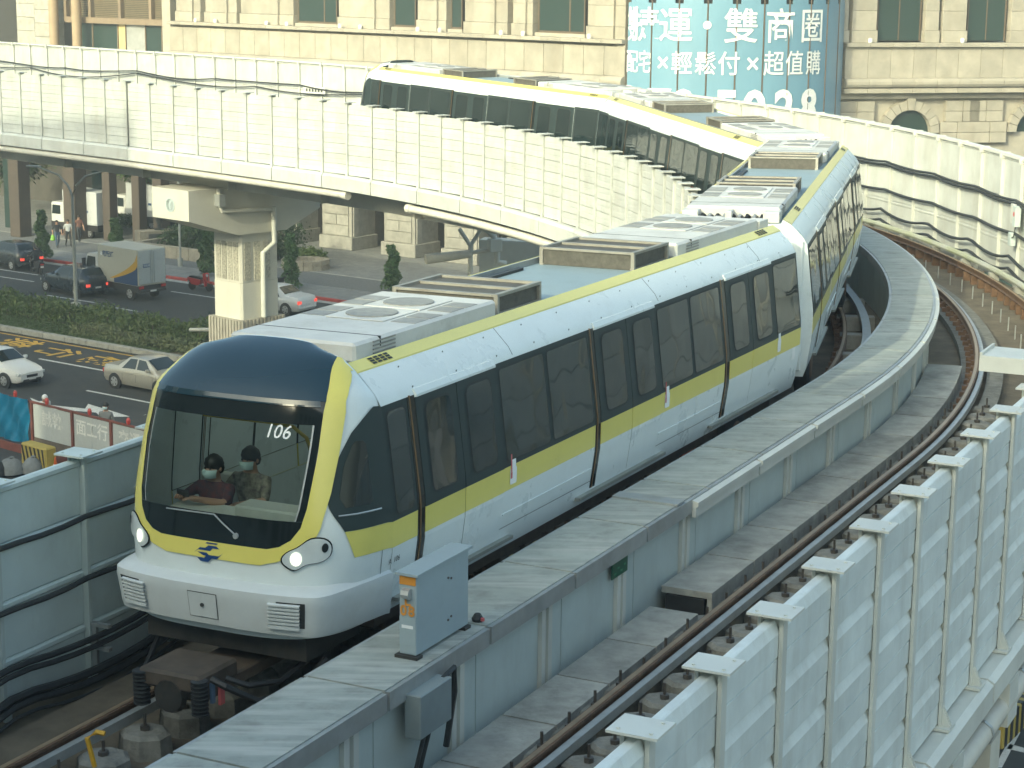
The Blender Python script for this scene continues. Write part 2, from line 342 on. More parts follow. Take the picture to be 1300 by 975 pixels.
def tubepath(s0, s1, f, r, n=6, step=.5):
    ns = max(2, int((s1 - s0) / step) + 1); return gp(MB().tube([at(s, *f(s)) for s in np.linspace(s0, s1, ns)], r, n))
PIPE = mat('drain_pipe_paint', (.58, .57, .51), .5, var=.08, scale=3, dirt=.3, dscale=2, dcol=(.35, .32, .26))
tubepath(SA, 58, lambda s: (OOUT + .16, 9.22), .15, 10).build('drain_pipe', PIPE, gw, smooth=True)
for i in range(24): tubepath(SA + 1.7 + i * 2.0, SA + 1.76 + i * 2.0, lambda s: (OOUT + .16, 9.22), .165, 10, .06).build('pipe_clamp', GALV, gw)
for (a, b, z) in ((59, 74, ZD - .72), (77.5, 99, ZD - .66), (104, 118, ZD - .62), (119.5, 127, ZD - .66)):
    tubepath(a, b, lambda s: (OIN - .12, z), .13, 10).build('drain_pipe', PIPE, gw, smooth=True)
    tubepath(a, a + .25, lambda s: (OIN - .12, z), .155, 10, .1).build('pipe_collar', PIPE, gw); tubepath(b - .25, b, lambda s: (OIN - .12, z), .155, 10, .1).build('pipe_collar', PIPE, gw)

# ---- walkway between the tracks: slabs, steel edge, side panels, ribs, trough blocks
WIN, WOUT = -.41, .39
s = SA; i = 0
SLAB = mat('walkway_slab_concrete', (.34, .37, .345), .85, var=.16, scale=2.2, bump=.5, dirt=.75, dscale=2.4, dcol=(.17, .17, .155))
streaks(SLAB, TH0, (.9, 9, 1), .6, (.52, .53, .50))
while s < 118:
    ln = 1.965 if s < 36 else 2.965
    gp(sweep(s, s + ln, rect(WIN, WOUT, ZW - .10, ZW), .5)).build('walkway_slab', SLAB, gw)
    gp(sweep(s + .006, s + ln - .006, [(WOUT + .002, ZW - .19), (WOUT + .05, ZW - .19), (WOUT + .05, ZW - .012), (WOUT + .002, ZW - .012)], .5)).build('edge_angle', GALV, gw)
    gp(sweep(s + .006, s + ln - .006, rect(WIN - .05, WIN - .002, ZW - .19, ZW - .012), .5)).build('edge_angle', GALV, gw)
    s += ln + .035
s = SA
while s < 100:
    gp(sweep(s, s + 1.97, rect(WOUT - .13, WOUT - .08, ZD, ZW - .101), .5)).build('side_panel', GREYP, gw)
    for ds in (.0, .16):
        gp(sweep(s + 1.4 + ds, s + 1.49 + ds, rect(WOUT - .078, WOUT - .03, ZD + .02, ZW - .195), .09)).build('panel_rib', WHITE, gw)
    gp(sweep(s, s + 1.97, rect(WIN + .08, WIN + .13, ZD, ZW - .101), .5)).build('side_panel', GREYP, gw)
    s += 1.99
# outer cover rail along the walkway edge where it turns white
s = 25.4
while s < 60:
    gp(sweep(s, s + 2.3, [(WOUT + .052, ZW - .24), (WOUT + .10, ZW - .24), (WOUT + .10, ZW - .12), (WOUT + .13, ZW - .10), (WOUT + .13, ZW - .05), (WOUT + .052, ZW - .03)], .6)).build('cable_cover', WHITE, gw); s += 2.36
gp(sweep(24.95, 25.2, rect(WIN - .02, WOUT + .03, ZW + .001, ZW + .025), .1)).build('expansion_joint', GALV, gw)
# concrete trough blocks
s = SA
while s < 24.0:
    gp(sweep(s, s + 1.27, rect(.42, 1.02, ZD + .001, ZD + .28), .65)).build('trough_block', CONC, gw); s += 1.3
s = 24.6
gp(sweep(s, s + .05, rect(.44, .93, ZD + .03, ZD + .31), .05)).build('trough_mouth', BLACKR, gw)
s = 24.62
while s < 39.0:
    gp(sweep(s, s + 1.465, rect(.38, 1.02, ZD + .32, ZD + .40), .5)).build('trough_block', CONC, gw)
    gp(sweep(s, s + 1.465, rect(.96, 1.019, ZD + .001, ZD + .319), .5)).build('trough_side', CONC, gw); s += 1.5

# ---- guide beams and plinths
def beam(o, s0, s1):
    gp(sweep(s0, s1, [(o - .05, ZR - .14), (o - .02, ZR - .11), (o - .02, ZR - .05), (o - .045, ZR - .03), (o - .045, ZR), (o + .045, ZR), (o + .045, ZR - .03), (o + .02, ZR - .05), (o + .02, ZR - .11), (o + .05, ZR - .14)], .6)).build('guide_beam', RUST, gw)
    gp(sweep(s0, s1, rect(o - .032, o + .02, ZR + .001, ZR + .006), .6)).build('worn_strip', RAILTOP, gw)
for o in (1.28, 2.9, -2.9, -1.3): beam(o, SA, 118)
gp(sweep(SA, 118, rect(1.34, 1.42, ZR - .16, ZR - .06), .8)).build('power_rail', GALV, gw)
gp(sweep(SA, 118, rect(-2.84, -2.76, ZR - .16, ZR - .06), .8)).build('power_rail', GALV, gw)
oct_ = [(.24 * math.cos(R(22.5 + 45 * k)) * (1.1 if k in (0, 3, 4, 7) else 1), .24 * math.sin(R(22.5 + 45 * k))) for k in range(8)]
pad = MB(); pad.add([(x * 1.08, y * 1.08, 0) for x, y in oct_] + [(x, y, .2) for x, y in oct_] + [(x * .8, y * .8, .235) for x, y in oct_],
        [tuple(range(8))[::-1], tuple(range(16, 24))] + [(k, (k + 1) % 8, 8 + (k + 1) % 8, 8 + k) for k in range(8)] + [(8 + k, 8 + (k + 1) % 8, 16 + (k + 1) % 8, 16 + k) for k in range(8)])
padme = pad.mesh('plinth', PADC)
boltme = MB().tube([(0, 0, .2), (0, 0, .4)], .016, 6).lathe((0, 0, .235), [(.05, 0), (.05, .045)], 6).mesh('bolt', BOLT)
chairme = MB().box(-.12, .12, -.05, .05, 0, .22).box(-.03, .05, -.06, .06, .2, .26).mesh('rail_chair', RUST)
for o, dz in ((1.66, 0), (.99 + .12, -.02), (-2.55, 0), (-1.62, 0), (3.25, 0)):
    s = 12.
    while s < (37 if o > 0 else 26):
        p = at(s, o, ZD + dz) - GI; o2 = link('plinth', padme, gw, p, (0, 0, -yaw_at(s) + random.uniform(-.08, .08)), (.8 if o == 1.11 else 1, random.uniform(.92, 1.1), random.uniform(.9, 1.1)))
        link('bolt', boltme, o2); s += .64 + random.uniform(-.02, .02)
gp(sweep(37, 118, rect(1.48, 1.78, ZD + .001, ZD + .17), .8)).build('plinth_strip', PADC, gw)
gp(sweep(37, 118, rect(.99, 1.14, ZD + .001, ZD + .14), .8)).build('plinth_strip', PADC, gw)
gp(sweep(30, 118, rect(3.05, 3.3, ZD + .001, ZD + .2), .8)).build('plinth_strip', PADC, gw)
for o in (1.2, 2.84, -1.38):
    s = 37. if o > 0 else 28.
    while s < 80:
        link('rail_chair', chairme, gw, at(s, o + (.12 if o > 1.5 else .0), ZD + .005) - GI, (0, 0, -yaw_at(s))); s += .55
rodme = MB().tube([(0, 0, 0), (0, 0, .30)], .016, 5).mesh('marker_rod', GALV)
s = 36.
while s < 66: link('marker_rod', rodme, gw, at(s, 2.3, ZD + .004) - GI); s += .95
# service rail inside the curve beside the near track
gp(sweep(33, 60, rect(-.95, -.78, ZD + .3, ZD + .42), .6)).build('inner_rail', GALV, gw)
for i in range(12): gp(sweep(34 + i * 2.2, 34.3 + i * 2.2, rect(-1.4, -.6, ZD + .001, ZD + .3), .3)).build('rail_support', KERB, gw)

# ================================================================ noise barriers
def barrier(label, o, s0, s1, z0, z1, pitch, rows, face, style, cap=True, panel_m=PANEL, post_m=WHITE, coping=None):
    """face = +1 when the posts stand proud on the outer (larger o) side"""
    b = thing('noise_barrier', label, 'barrier', at(s0, o, z0)); B0 = Vector(b.location); H = z1 - z0; rh = H / rows
    if style == 'ridged':
        prof = [(0, 0), (0, rh - .012), (.012, rh - .02), (.05, rh - .11), (.05, rh * .47), (.03, rh * .46), (.03, rh * .44), (.045, rh * .43), (.045, .02), (.02, 0)]
    elif style == 'ribbed':
        prof = [(0, 0), (0, rh - .006), (.028, rh - .008), (.028, rh * .5 + .012), (.018, rh * .5), (.028, rh * .5 - .012), (.028, .012), (.015, 0)]
    else:
        prof = [(0, 0), (0, rh - .006), (.03, rh - .03), (.03, rh - .07), (.012, rh - .09), (.012, .01), (0, .01)]
    # local: x along (0..1, scaled), y outward on the face side
    pm = MB(); pm.prism([(-y, z) for (y, z) in prof] if True else prof, 0, 1, 'x')
    # thickness on the other side
    pm.box(0, 1, .001, .07, .006, rh - .014)
    pme = pm.mesh('panel', panel_m)
    wp = .11 if style == 'ridged' else .05
    pom = MB().box(-wp / 2 - .0, wp / 2, -.09, -.055, 0, H + .05).box(-.012, .012, -.056, .13, 0, H + .05).box(-wp / 2, wp / 2, .1, .13, 0, H + .05)
    if style == 'ridged': pom.box(-.13, .13, -.2, .02, -.03, 0.001).prism([(-.09, 0), (-.19, 0), (-.09, .22)], -.035, -.015, 'x').prism([(-.09, 0), (-.19, 0), (-.09, .22)], .015, .035, 'x')
    else: pom.box(-.05, .05, -.12, -.09, .0, .08)
    pome = pom.mesh('post', post_m)
    capme = MB().box(-.17, .17, -.19, .19, 0, .02).tube([(-.11, -.12, .02), (-.11, -.12, .032)], .015, 6).tube([(.11, -.12, .02), (.11, -.12, .032)], .015, 6).tube([(-.11, .12, .02), (-.11, .12, .032)], .015, 6).mesh('cap_plate', post_m)
    n = int(round((s1 - s0) / pitch)); ss = np.linspace(s0, s1, n + 1)
    for i in range(n + 1):
        rz = math.pi / 2 - yaw_at(ss[i]) + (0 if face > 0 else math.pi)
        po = link('post', pome, b, at(ss[i], o, z0) - B0, (0, 0, rz))
        if cap: link('cap_plate', capme, po, (0, 0, H + .051))
        if i < n:
            p, q = at(ss[i], o, z0), at(ss[i + 1], o, z0); v = q - p; L = v.length; a = math.atan2(v.y, v.x)
            for k in range(rows):
                if face > 0: link('panel', pme, b, p - B0 + v * (.02 / L) + Vector((0, 0, k * rh + .003)), (0, 0, a), (L - .04, 1, 1))
                else: link('panel', pme, b, q - B0 - v * (.02 / L) + Vector((0, 0, k * rh + .003)), (0, 0, a + math.pi), (L - .04, 1, 1))
    if coping:
        mb = sweep(s0, s1, rect(o - .10, o + .07, z1 + .003, z1 + .07), .7); mb.v = [tuple(Vector(p) - B0) for p in mb.v]; mb.build('coping_rail', WHITE, b)
        cl = MB().box(-.05, .05, -.15, .12, -.07, .085).mesh('coping_clamp', post_m)
        for i in range(n + 1): link('coping_clamp', cl, b, at(ss[i], o, z1) - B0, (0, 0, math.pi / 2 - yaw_at(ss[i]) + (0 if face > 0 else math.pi)))
    return b
# face: the local -y side of a panel is the side with the profile.  +1 => faces larger o (outside of the bend)
barrier('white ridged noise barrier with flat-topped posts in the right foreground', OOUT + .06, 11.15, 28.05, 9.99, 12.88, 1.408, 5, +1, 'ridged')
barrier('tall white barrier starting behind the flat-topped one at the right edge', OOUT + .12, 29.0, 44.0, 9.99, 13.6, 1.5, 6, +1, 'ridged')
gbar = barrier('grey barrier with cables left of the train nose', OIN, 7.2, 38.0, ZD, 12.85, 1.4, 4, +1, 'plain', panel_m=mat('bluegrey_panel_paint', (.55, .64, .64), .5, var=.06, scale=2, dirt=.3, dscale=2, dcol=(.28, .29, .28), streak=.4), post_m=GREYP)
barrier('long cream panelled barrier on the inside of the bend above the street', OIN, 44.0, 90.2, ZD + .02, 12.86, 1.4, 7, -1, 'ribbed', panel_m=CREAM, post_m=CREAM)
barrier('long cream panelled barrier at the far left of the bend', OIN, 90.2, 127.0, ZD + .02, 12.86, 1.4, 7, -1, 'ribbed', panel_m=CREAM, post_m=CREAM)
barrier('tall white barrier behind the train on the outside of the bend', OOUT, 44.2, 80.0, ZD, 13.5, 1.35, 3, -1, 'plain', cap=False, panel_m=CREAM, coping=True)
barrier('far white barrier with coping below the stone building at upper left', OOUT, 80.0, 127.5, ZD, 13.42, 1.35, 3, -1, 'plain', cap=False, panel_m=CREAM, coping=True)

# heavy top bracket where the right barrier steps up
e = thing('barrier_end_frame', 'pale steel end frame topping the taller barrier at the right edge', 'frame', at(28.6, OOUT + .06, 12.36), -yaw_at(28.75) )
MB().box(-.75, .5, -.3, .4, .85, .88).box(-.75, .5, -.31, -.28, .68, .87).box(-.75, -.72, -.3, .4, .70, .92).box(-.08, .1, .1, .22, .60, .90).build('top_plate', WHITE, e)
MB().box(-.10, -.06, -.12, .14, -.05, .85).box(.06, .1, -.12, .14, -.05, .85).box(-.06, .06, 0, .02, -.05, .85).build('end_post', WHITE, e)

# cables on the barriers
def cable(label, o, s0, s1, zf, r=.035, group=None, m=CABLE, n=6, step=.35):
    ns = int((s1 - s0) / step) + 1; ss = np.linspace(s0, s1, ns)
    return tag(MB().tube([at(s, o if not callable(o) else o(s), zf(s)) for s in ss], r, n).build('cable', m, None, smooth=True), label, 'cable', group)
sag = lambda s, p, a, ph=0: -a * (1 - (2 * (((s - ph) / p) % 1) - 1) ** 2)
gl_ = 'cables along the grey barrier'
cable('upper black cable along the grey barrier left of the train', OIN + .17, 8, 37, lambda s: 12.28 + sag(s, 1.4, .04, 7.2), .03, gl_)
cable('middle black cable along the grey barrier left of the train', OIN + .17, 8, 37, lambda s: 11.6 + sag(s, 1.4, .04, 7.2), .03, gl_)
for j, (z, r, nm) in enumerate(((11.02, .035, 'third cable from the top along the grey barrier'), (10.96, .03, 'fourth cable from the top along the grey barrier'), (10.73, .045, 'thick lower cable along the grey barrier'), (10.66, .04, 'lowest thick cable along the grey barrier'), (10.56, .02, 'thin lowest cable along the grey barrier near the deck'))):
    cable(nm, OIN + .22 + .03 * j, 8, 37, lambda s: z + sag(s, 2.8, .10 + .02 * j, 7.2), r, gl_)
bk = MB().box(-.03, .03, -.02, .02, 0, .5).box(-.03, .2, -.03, .03, .2, .24).box(-.03, .2, -.03, .03, .46, .5).mesh('cable_bracket', GALV)
for i in range(11): link('cable_bracket', bk, gbar, at(8.6 + 2.8 * i, OIN + .14, 10.55) - Vector(gbar.location), (0, 0, -yaw_at(8.6 + 2.8 * i)))
go_ = 'cables along the far white barrier'
for j, (z, nm) in enumerate(((12.55, 'top cable along the far white barrier'), (12.47, 'second cable along the far white barrier'), (11.75, 'middle cable along the far white barrier'), (11.2, 'fourth cable along the far white barrier'), (10.9, 'lowest cable along the far white barrier'))):
    cable(nm + ' right of the train', OOUT - .17 - (.0 if j < 3 else .1), 40, 82, lambda s: z + sag(s, 2.7, .06 if j < 3 else .16, 40), .035 if j < 2 else .04, go_)
cable('black cable along the far barrier at upper left', OOUT - .17, 82, 127, lambda s: 12.55 + .06 * math.sin(s * .7) + sag(s, 5.4, .10, 84), .03, go_)
cable('lower black cable looping along the far barrier at upper left', OOUT - .18, 82, 127, lambda s: 12.42 + .09 * math.sin(s * .45 + 1) + sag(s, 8.1, .22, 84), .028, go_)
GREENP = mat('yellowgreen_weathered_pipe', (.33, .35, .22), .6, var=.3, scale=1.0, c2=(.40, .41, .38))
cdt = thing('conduit_pipe', 'mossy green conduit on stub supports at the foot of the far white barrier', 'pipe', at(41, OOUT - .55, ZD)); C0_ = Vector(cdt.location)
MB().tube([at(s, OOUT - .55, ZD + .42) - C0_ for s in np.linspace(40, 84, 90)], .075, 8).build('pipe', GREENP, cdt, smooth=True)
spme = MB().box(-.12, .12, -.06, .06, 0, .35).mesh('support', KERB)
for i in range(20): link('support', spme, cdt, at(41 + 2.0 * i, OOUT - .55, ZD) - C0_, (0, 0, -yaw_at(41 + 2.0 * i)))
jb = thing('junction_box', 'small grey junction boxes on the far white barrier at right', 'box', at(50.6, OOUT - .16, 11.95), -yaw_at(50.6))
MB().box(-.14, 0, -.18, .05, 0, .5, .01).build('housing', GREYP, jb); MB().box(-.12, 0, .07, .3, .05, .52, .01).build('housing', WHITE, jb)
MB().box(-.13, 0, .1, .34, -.5, -.18, .01).build('housing', GREYP, jb); MB().tube([(-.08, -.05, 0), (-.1, -.02, -.25), (-.1, .12, -.3)], .018, 6).build('lead', CABLE, jb)
MB().tube([(-.145, -.06, .3), (-.141, -.06, .3)], .06, 10).build('warning_badge', mat('red_badge', (.5, .12, .12), .6), jb)
jp = thing('sign_plate', 'small white lettered plate on the far barrier left of the rear car', 'sign', at(88.5, OOUT - .14, 12.2), -yaw_at(88.5))
MB().box(-.02, 0, -.65, .65, 0, .32).build('plate', WHITE, jp)
for k in range(6): MB().box(-.025, -.02, -.5 + k * .18, -.4 + k * .18, .1, .22).build('printed_mark', DARK, jp)

# ================================================================ pillars
pc = at(109.5, -.2, 0)
# pillar on the median under the far straight: find the spot along the path that falls under pixel column 312
best = min(np.arange(70, 110, .1), key=lambda s: abs((lambda p: CX + FPX * ((np.array(p) - CAM) @ rt) / ((np.array(p) - CAM) @ fw))(at(s, -.6, 5)) - 312))
py = yaw_at(best)
pi = thing('guideway_pillar', 'cream steel pillar with tee cap standing on the street median', 'pillar', at(best, -.6, 0), -py)
PILC = mat('pillar_cream_paint', (.60, .585, .51), .5, var=.05, scale=1., dirt=.3, dscale=1.2, dcol=(.45, .41, .33), streak=.25)
BASEC = mat('stained_base_concrete', (.36, .34, .29), .9, var=.2, scale=2, bump=.3, dirt=.6, dscale=2, dcol=(.2, .17, .12), streak=.1)
MB().box(-1.15, 1.15, -1.0, 1.0, 0, 4.3).build('base', BASEC, pi)
for k in range(11): MB().box(-1.20, -1.15, -.97 + k * .18, -.88 + k * .18, 0, 4.28).build('base_flute', BASEC, pi)
for k in range(12): MB().box(-1.12 + k * .19, -1.03 + k * .19, -1.05, -1.0, 0, 4.28).build('base_flute', BASEC, pi)
ch = lambda w_, d_, c: [(-w_ + c, -d_), (w_ - c, -d_), (w_, -d_ + c), (w_, d_ - c), (w_ - c, d_), (-w_ + c, d_), (-w_, d_ - c), (-w_, -d_ + c)]
MB().prism(ch(.98, .85, .08), 4.301, 5.75, 'z').build('lower_shaft', PILC, pi); MB().prism(ch(.97, .84, .08), 5.76, 7.75, 'z').build('upper_shaft', PILC, pi)
PERF = mat('perforated_screen', (.42, .40, .33), .6, var=.5, scale=14)
for k in range(4): MB().box(-.995, -.972, -.68 + k * .35, -.42 + k * .35, 5.85, 7.35).build('louvre_strip', PERF, pi)
for k in range(3): MB().box(-.8 + k * .5, -.48 + k * .5, -.865, -.842, 5.85, 7.35).build('louvre_strip', PERF, pi)
MB().prism([(-3.7, 9.62), (-3.7, 8.45), (-1.3, 7.72), (1.2, 7.72), (3.0, 8.45), (3.0, 9.62)], -1.1, 1.1, 'y').build('tee_cap', PILC, pi)
MB().lathe((-3.72, 0, 9.0), [(.28, .012), (.28, .0), (.23, .0), (.23, .012)], 20, 'x').build('emblem_ring', GREYP, pi)
MB().box(-3.722, -3.71, -.04, .04, 8.82, 9.18).box(-3.722, -3.71, .04, .12, 8.97, 9.04).box(-3.722, -3.71, -.12, -.04, 9.1, 9.16).build('emblem_mark', GREYP, pi)
MB().tube([(-2.3, -1.18, 9.6), (-2.3, -1.22, 9.0), (-2.2, -1.22, 8.75), (.4, -1.2, 8.6), (.5, -1.18, 8.6)], .08, 8).build('drain_pipe', PIPE, pi, smooth=True)
MB().tube([(.45, -1.2, 8.7), (.45, -1.22, 7.3), (.05, -.98, 6.9), (.05, -.98, 4.32)], .11, 10).build('downpipe', WHITE, pi, smooth=True)
MB().box(-2.45, -2.15, -1.4, -1.101, 8.95, 9.4).build('hopper', GALV, pi)
ild = MB().lathe((pi.location.x, pi.location.y, 0), [(2.6, 0), (2.6, .18), (2.5, .2)], 28).build('traffic_island', KERB); tag(ild, kind='structure')
# slim pillar below the near right ledge
s_ = min(np.arange(10, 40, .05), key=lambda s: abs((lambda p: CX + FPX * ((np.array(p) - CAM) @ rt) / ((np.array(p) - CAM) @ fw))(at(s, OOUT - .02, 8.6)) - 1234))
q = thing('guideway_pillar', 'slim pale pillar with flared head under the right foreground ledge', 'pillar', at(s_, OOUT - .02, 0), -yaw_at(s_))
MB().lathe((0, 0, 0), [(.20, 0), (.20, 8.05), (.23, 8.06), (.23, 8.12), (.20, 8.13)], 20).build('shaft', GIRD, q, smooth=True)
MB().prism([(-.2, 8.14), (.2, 8.14), (.26, 8.5), (.26, 8.99), (-.26, 8.99), (-.26, 8.5)], -.26, .26, 'y').build('head', GIRD, q)
# white box housing and braced pipe on the inner side near the train
# ================================================================ train
TW = mat('train_white_paint', (.68, .735, .735), .28, var=.03, scale=1.5, dirt=.14, dscale=3.5, dcol=(.40, .40, .35), coat=.2)
TY = mat('train_yellow_paint', (.70, .63, .15), .3, var=.05, scale=2, dirt=.25, dscale=2, dcol=(.36, .31, .08), coat=.3)
TBUMP = mat('bumper_grey_paint', (.60, .635, .64), .4, var=.04, scale=2, dirt=.3, dscale=2.2, dcol=(.38, .38, .35))
TGLASS = darkglass('dark_side_glass', (.014, .024, .026), .30, 1.3, ior=1.75)
TPANE = darkglass('door_pane_glass', (.010, .018, .020), .25, 1.5, ior=1.7)
TFRAME = mat('black_window_frame', (.030, .044, .045), .45, var=.08, spec=.25)
TDOME = mat('dark_teal_dome', (.010, .030, .045), .10, var=0, coat=.5)
FRIT = mat('black_glass_band', (.008, .012, .013), .1, var=0)
BRONZE = mat('bronze_door_edge', (.24, .15, .07), .35, metal=.7, var=.15)
SEAM = mat('panel_seam', (.03, .035, .035), .7, var=0)
SILL = mat('door_sill_metal', (.33, .34, .31), .4, metal=.5, var=.15)
ROOFG = mat('bluegrey_roof', (.27, .35, .39), .6, var=.12, scale=2, dirt=.4, dscale=2, dcol=(.16, .16, .15))
ACW = mat('roof_unit_white', (.60, .60, .57), .5, var=.08, scale=2, dirt=.5, dscale=1.6, dcol=(.30, .28, .24))
MESHG = mat('roof_unit_mesh', (.10, .095, .08), .7, var=.3, scale=12)
CAGE = mat('roof_cage_steel', (.34, .33, .29), .5, metal=.3, var=.15, scale=4, dirt=.5, dscale=3, dcol=(.2, .15, .1))
GRILL = mat('roof_grille', (.30, .30, .28), .6, var=.2, scale=10)
UNDER = mat('underframe_brown', (.085, .068, .052), .75, var=.35, scale=6, dirt=.5, dscale=4, dcol=(.10, .07, .045))
ORANGE = mat('orange_box_paint', (.45, .10, .04), .6, var=.2)
LAMPW = mat('headlamp_lit', (.9, .88, .8), .2, var=0, emit=((1, .93, .78), .35))
LAMPI = mat('headlamp_silver', (.66, .70, .70), .2, metal=.3, var=.1)
BLUE = mat('logo_blue', (.015, .05, .17), .4, var=0)
TXT = mat('white_number_paint', (.8, .82, .82), .5, var=0)
WSCR = glass('windscreen_glass', (.72, .80, .80), 1.42)
LEN = 13.75; YB = 1.2
PROF = [(.80, 1.22), (.95, 1.27), (1.45, 1.345), (1.77, 1.355), (1.9, 1.35), (2.93, 1.235), (3.05, 1.165), (3.25, .97)]
PZ = [p[0] for p in PROF]; PXW = [p[1] for p in PROF]
def hw(z): return float(np.interp(z, PZ + [3.33, 3.40], PXW + [.845, .50]))
def zs_between(z0, z1, extra=()): return sorted({round(z0, 4), round(z1, 4)} | {z for z in list(PZ) + list(extra) if z0 + .01 < z < z1 - .01})
def side_strip(y0, y1, z0, z1, eps, sx, mb=None, thick=.02, fr=None):
    mb = mb or MB(); zs = zs_between(z0, z1)
    F = [[(sx * (hw(z) + eps), y, z) for y in (y0, y1)] for z in zs]; B = [[(sx * (hw(z) + eps - thick), y, z) for y in (y0, y1)] for z in zs]
    mb.grid(F); n = len(zs)
    mb.add([F[0][0], F[0][1], B[0][1], B[0][0]], [(0, 1, 2, 3)]); mb.add([F[-1][0], F[-1][1], B[-1][1], B[-1][0]], [(0, 1, 2, 3)])
    for j in (0, 1):
        mb.grid([[F[i][j], B[i][j]] for i in range(n)])
    return mb
def side_pane(y0, y1, z0, z1, eps, sx, rad=.09):
    rows = []; zs = sorted({z0, z0 + rad * .3, z0 + rad, z1 - rad, z1 - rad * .3, z1} | {1.9} if z0 < 1.9 else {z0, z0 + rad * .3, z0 + rad, z1 - rad, z1 - rad * .3, z1})
    for z in zs:
        e = min(z - z0, z1 - z, rad); ins = rad - math.sqrt(max(0, rad ** 2 - (rad - e) ** 2))
        rows.append([(sx * (hw(z) + eps), y, z) for y in (y0 + ins, y1 - ins)])
    return MB().grid(rows)
# --- nose surface
def yfront(z): return float(np.interp(z, [.8, 1.3, 1.6, 2.0, 2.5, 3.0, 3.1, 3.2, 3.28, 3.34, 3.38, 3.40], [0, 0, .03, .10, .23, .42, .52, .66, .81, .97, 1.1, YB - .01]))
def pexp(z): return float(np.interp(z, [.8, 1.6, 3.0, 3.40], [3.6, 3.4, 3.1, 2.4]))
def nose(t, z, eps=0.):
    p = pexp(z); L = YB - yfront(z) + eps; wd = hw(z) + eps; s_, c_ = math.sin(t), max(0., math.cos(t))
    return (wd * math.copysign(abs(s_) ** (2 / p), s_), YB - L * c_ ** (2 / p), z + float(np.interp(z, [.8, 1.25, 1.46, 3.0, 3.40], [0, .03, .095, .09, .14])) * c_ ** .38)
def tx(x, z): return math.copysign(math.asin(min(1, (abs(x) / hw(z)) ** (pexp(z) / 2))), x)
def ty(y, z):
    L = YB - yfront(z); return math.acos(min(1, max(0, (YB - y) / L)) ** (pexp(z) / 2))
def front_rows(rows, eps, nc=10):           # rows of (z, xl, xr) laid on the nose
    return MB().grid([[nose(tx(xl, z) + (tx(xr, z) - tx(xl, z)) * k / nc, z, eps) for k in range(nc + 1)] for (z, xl, xr) in rows])
WS = ([1.60, 1.63, 1.70, 1.82, 2.0, 2.5, 3.0, 3.1, 3.2, 3.28, 3.33, 3.40], [.62, .74, .85, .93, .97, 1.0, .98, .94, .88, .83, .80, .495])      # half width of screen / dome
YO = ([1.44, 1.48, 1.55, 1.65, 1.8, 2.1, 2.5, 2.9, 3.05, 3.2, 3.26, 3.33], [.55, .72, .88, 1.03, 1.09, 1.135, 1.15, 1.14, 1.10, 1.01, .957, .845])
wsx = lambda z: float(np.interp(z, *WS)); yox = lambda z: min(float(np.interp(z, *YO)), hw(z) * .985)
def flat_patch(poly, eps, rings=3, sx=1):   # polygon of (x, z) on the nose front, right side = +x
    cx = sum(p[0] for p in poly) / len(poly); cz = sum(p[1] for p in poly) / len(poly); n = len(poly); mb = MB(); vs = []; fs = []
    for r in range(rings): 
        f = 1 - r / rings; vs += [nose(sx * tx(cx + (x - cx) * f, cz + (z - cz) * f), cz + (z - cz) * f, eps) for x, z in poly]
    vs.append(nose(sx * tx(cx, cz), cz, eps))
    for r in range(rings - 1): fs += [(r * n + k, r * n + (k + 1) % n, (r + 1) * n + (k + 1) % n, (r + 1) * n + k) for k in range(n)]
    fs += [((rings - 1) * n + k, (rings - 1) * n + (k + 1) % n, rings * n) for k in range(n)]
    return mb.add(vs, fs)
def t_patch(poly, eps, rings=3, sx=1):      # polygon of (t, z) on the nose
    cx = sum(p[0] for p in poly) / len(poly); cz = sum(p[1] for p in poly) / len(poly); n = len(poly); vs = []; fs = []
    for r in range(rings):
        f = 1 - r / rings; vs += [nose(sx * (cx + (x - cx) * f), cz + (z - cz) * f, eps) for x, z in poly]
    vs.append(nose(sx * cx, cz, eps))
    for r in range(rings - 1): fs += [(r * n + k, r * n + (k + 1) % n, (r + 1) * n + (k + 1) % n, (r + 1) * n + k) for k in range(n)]
    fs += [((rings - 1) * n + k, (rings - 1) * n + (k + 1) % n, rings * n) for k in range(n)]
    return MB().add(vs, fs)
def smooth_poly(pts, n=28):
    P = [Vector(p) for p in pts]; m = len(P); out = []
    for i in range(m):
        p0, p1, p2, p3 = P[i - 1], P[i], P[(i + 1) % m], P[(i + 2) % m]
        for k in range(max(1, n // m)):
            t = k / max(1, n // m); q = .5 * ((2 * p1) + (p2 - p0) * t + (2 * p0 - 5 * p1 + 4 * p2 - p3) * t * t + (3 * p1 - p0 - 3 * p2 + p3) * t ** 3); out.append((q.x, q.y))
    return out

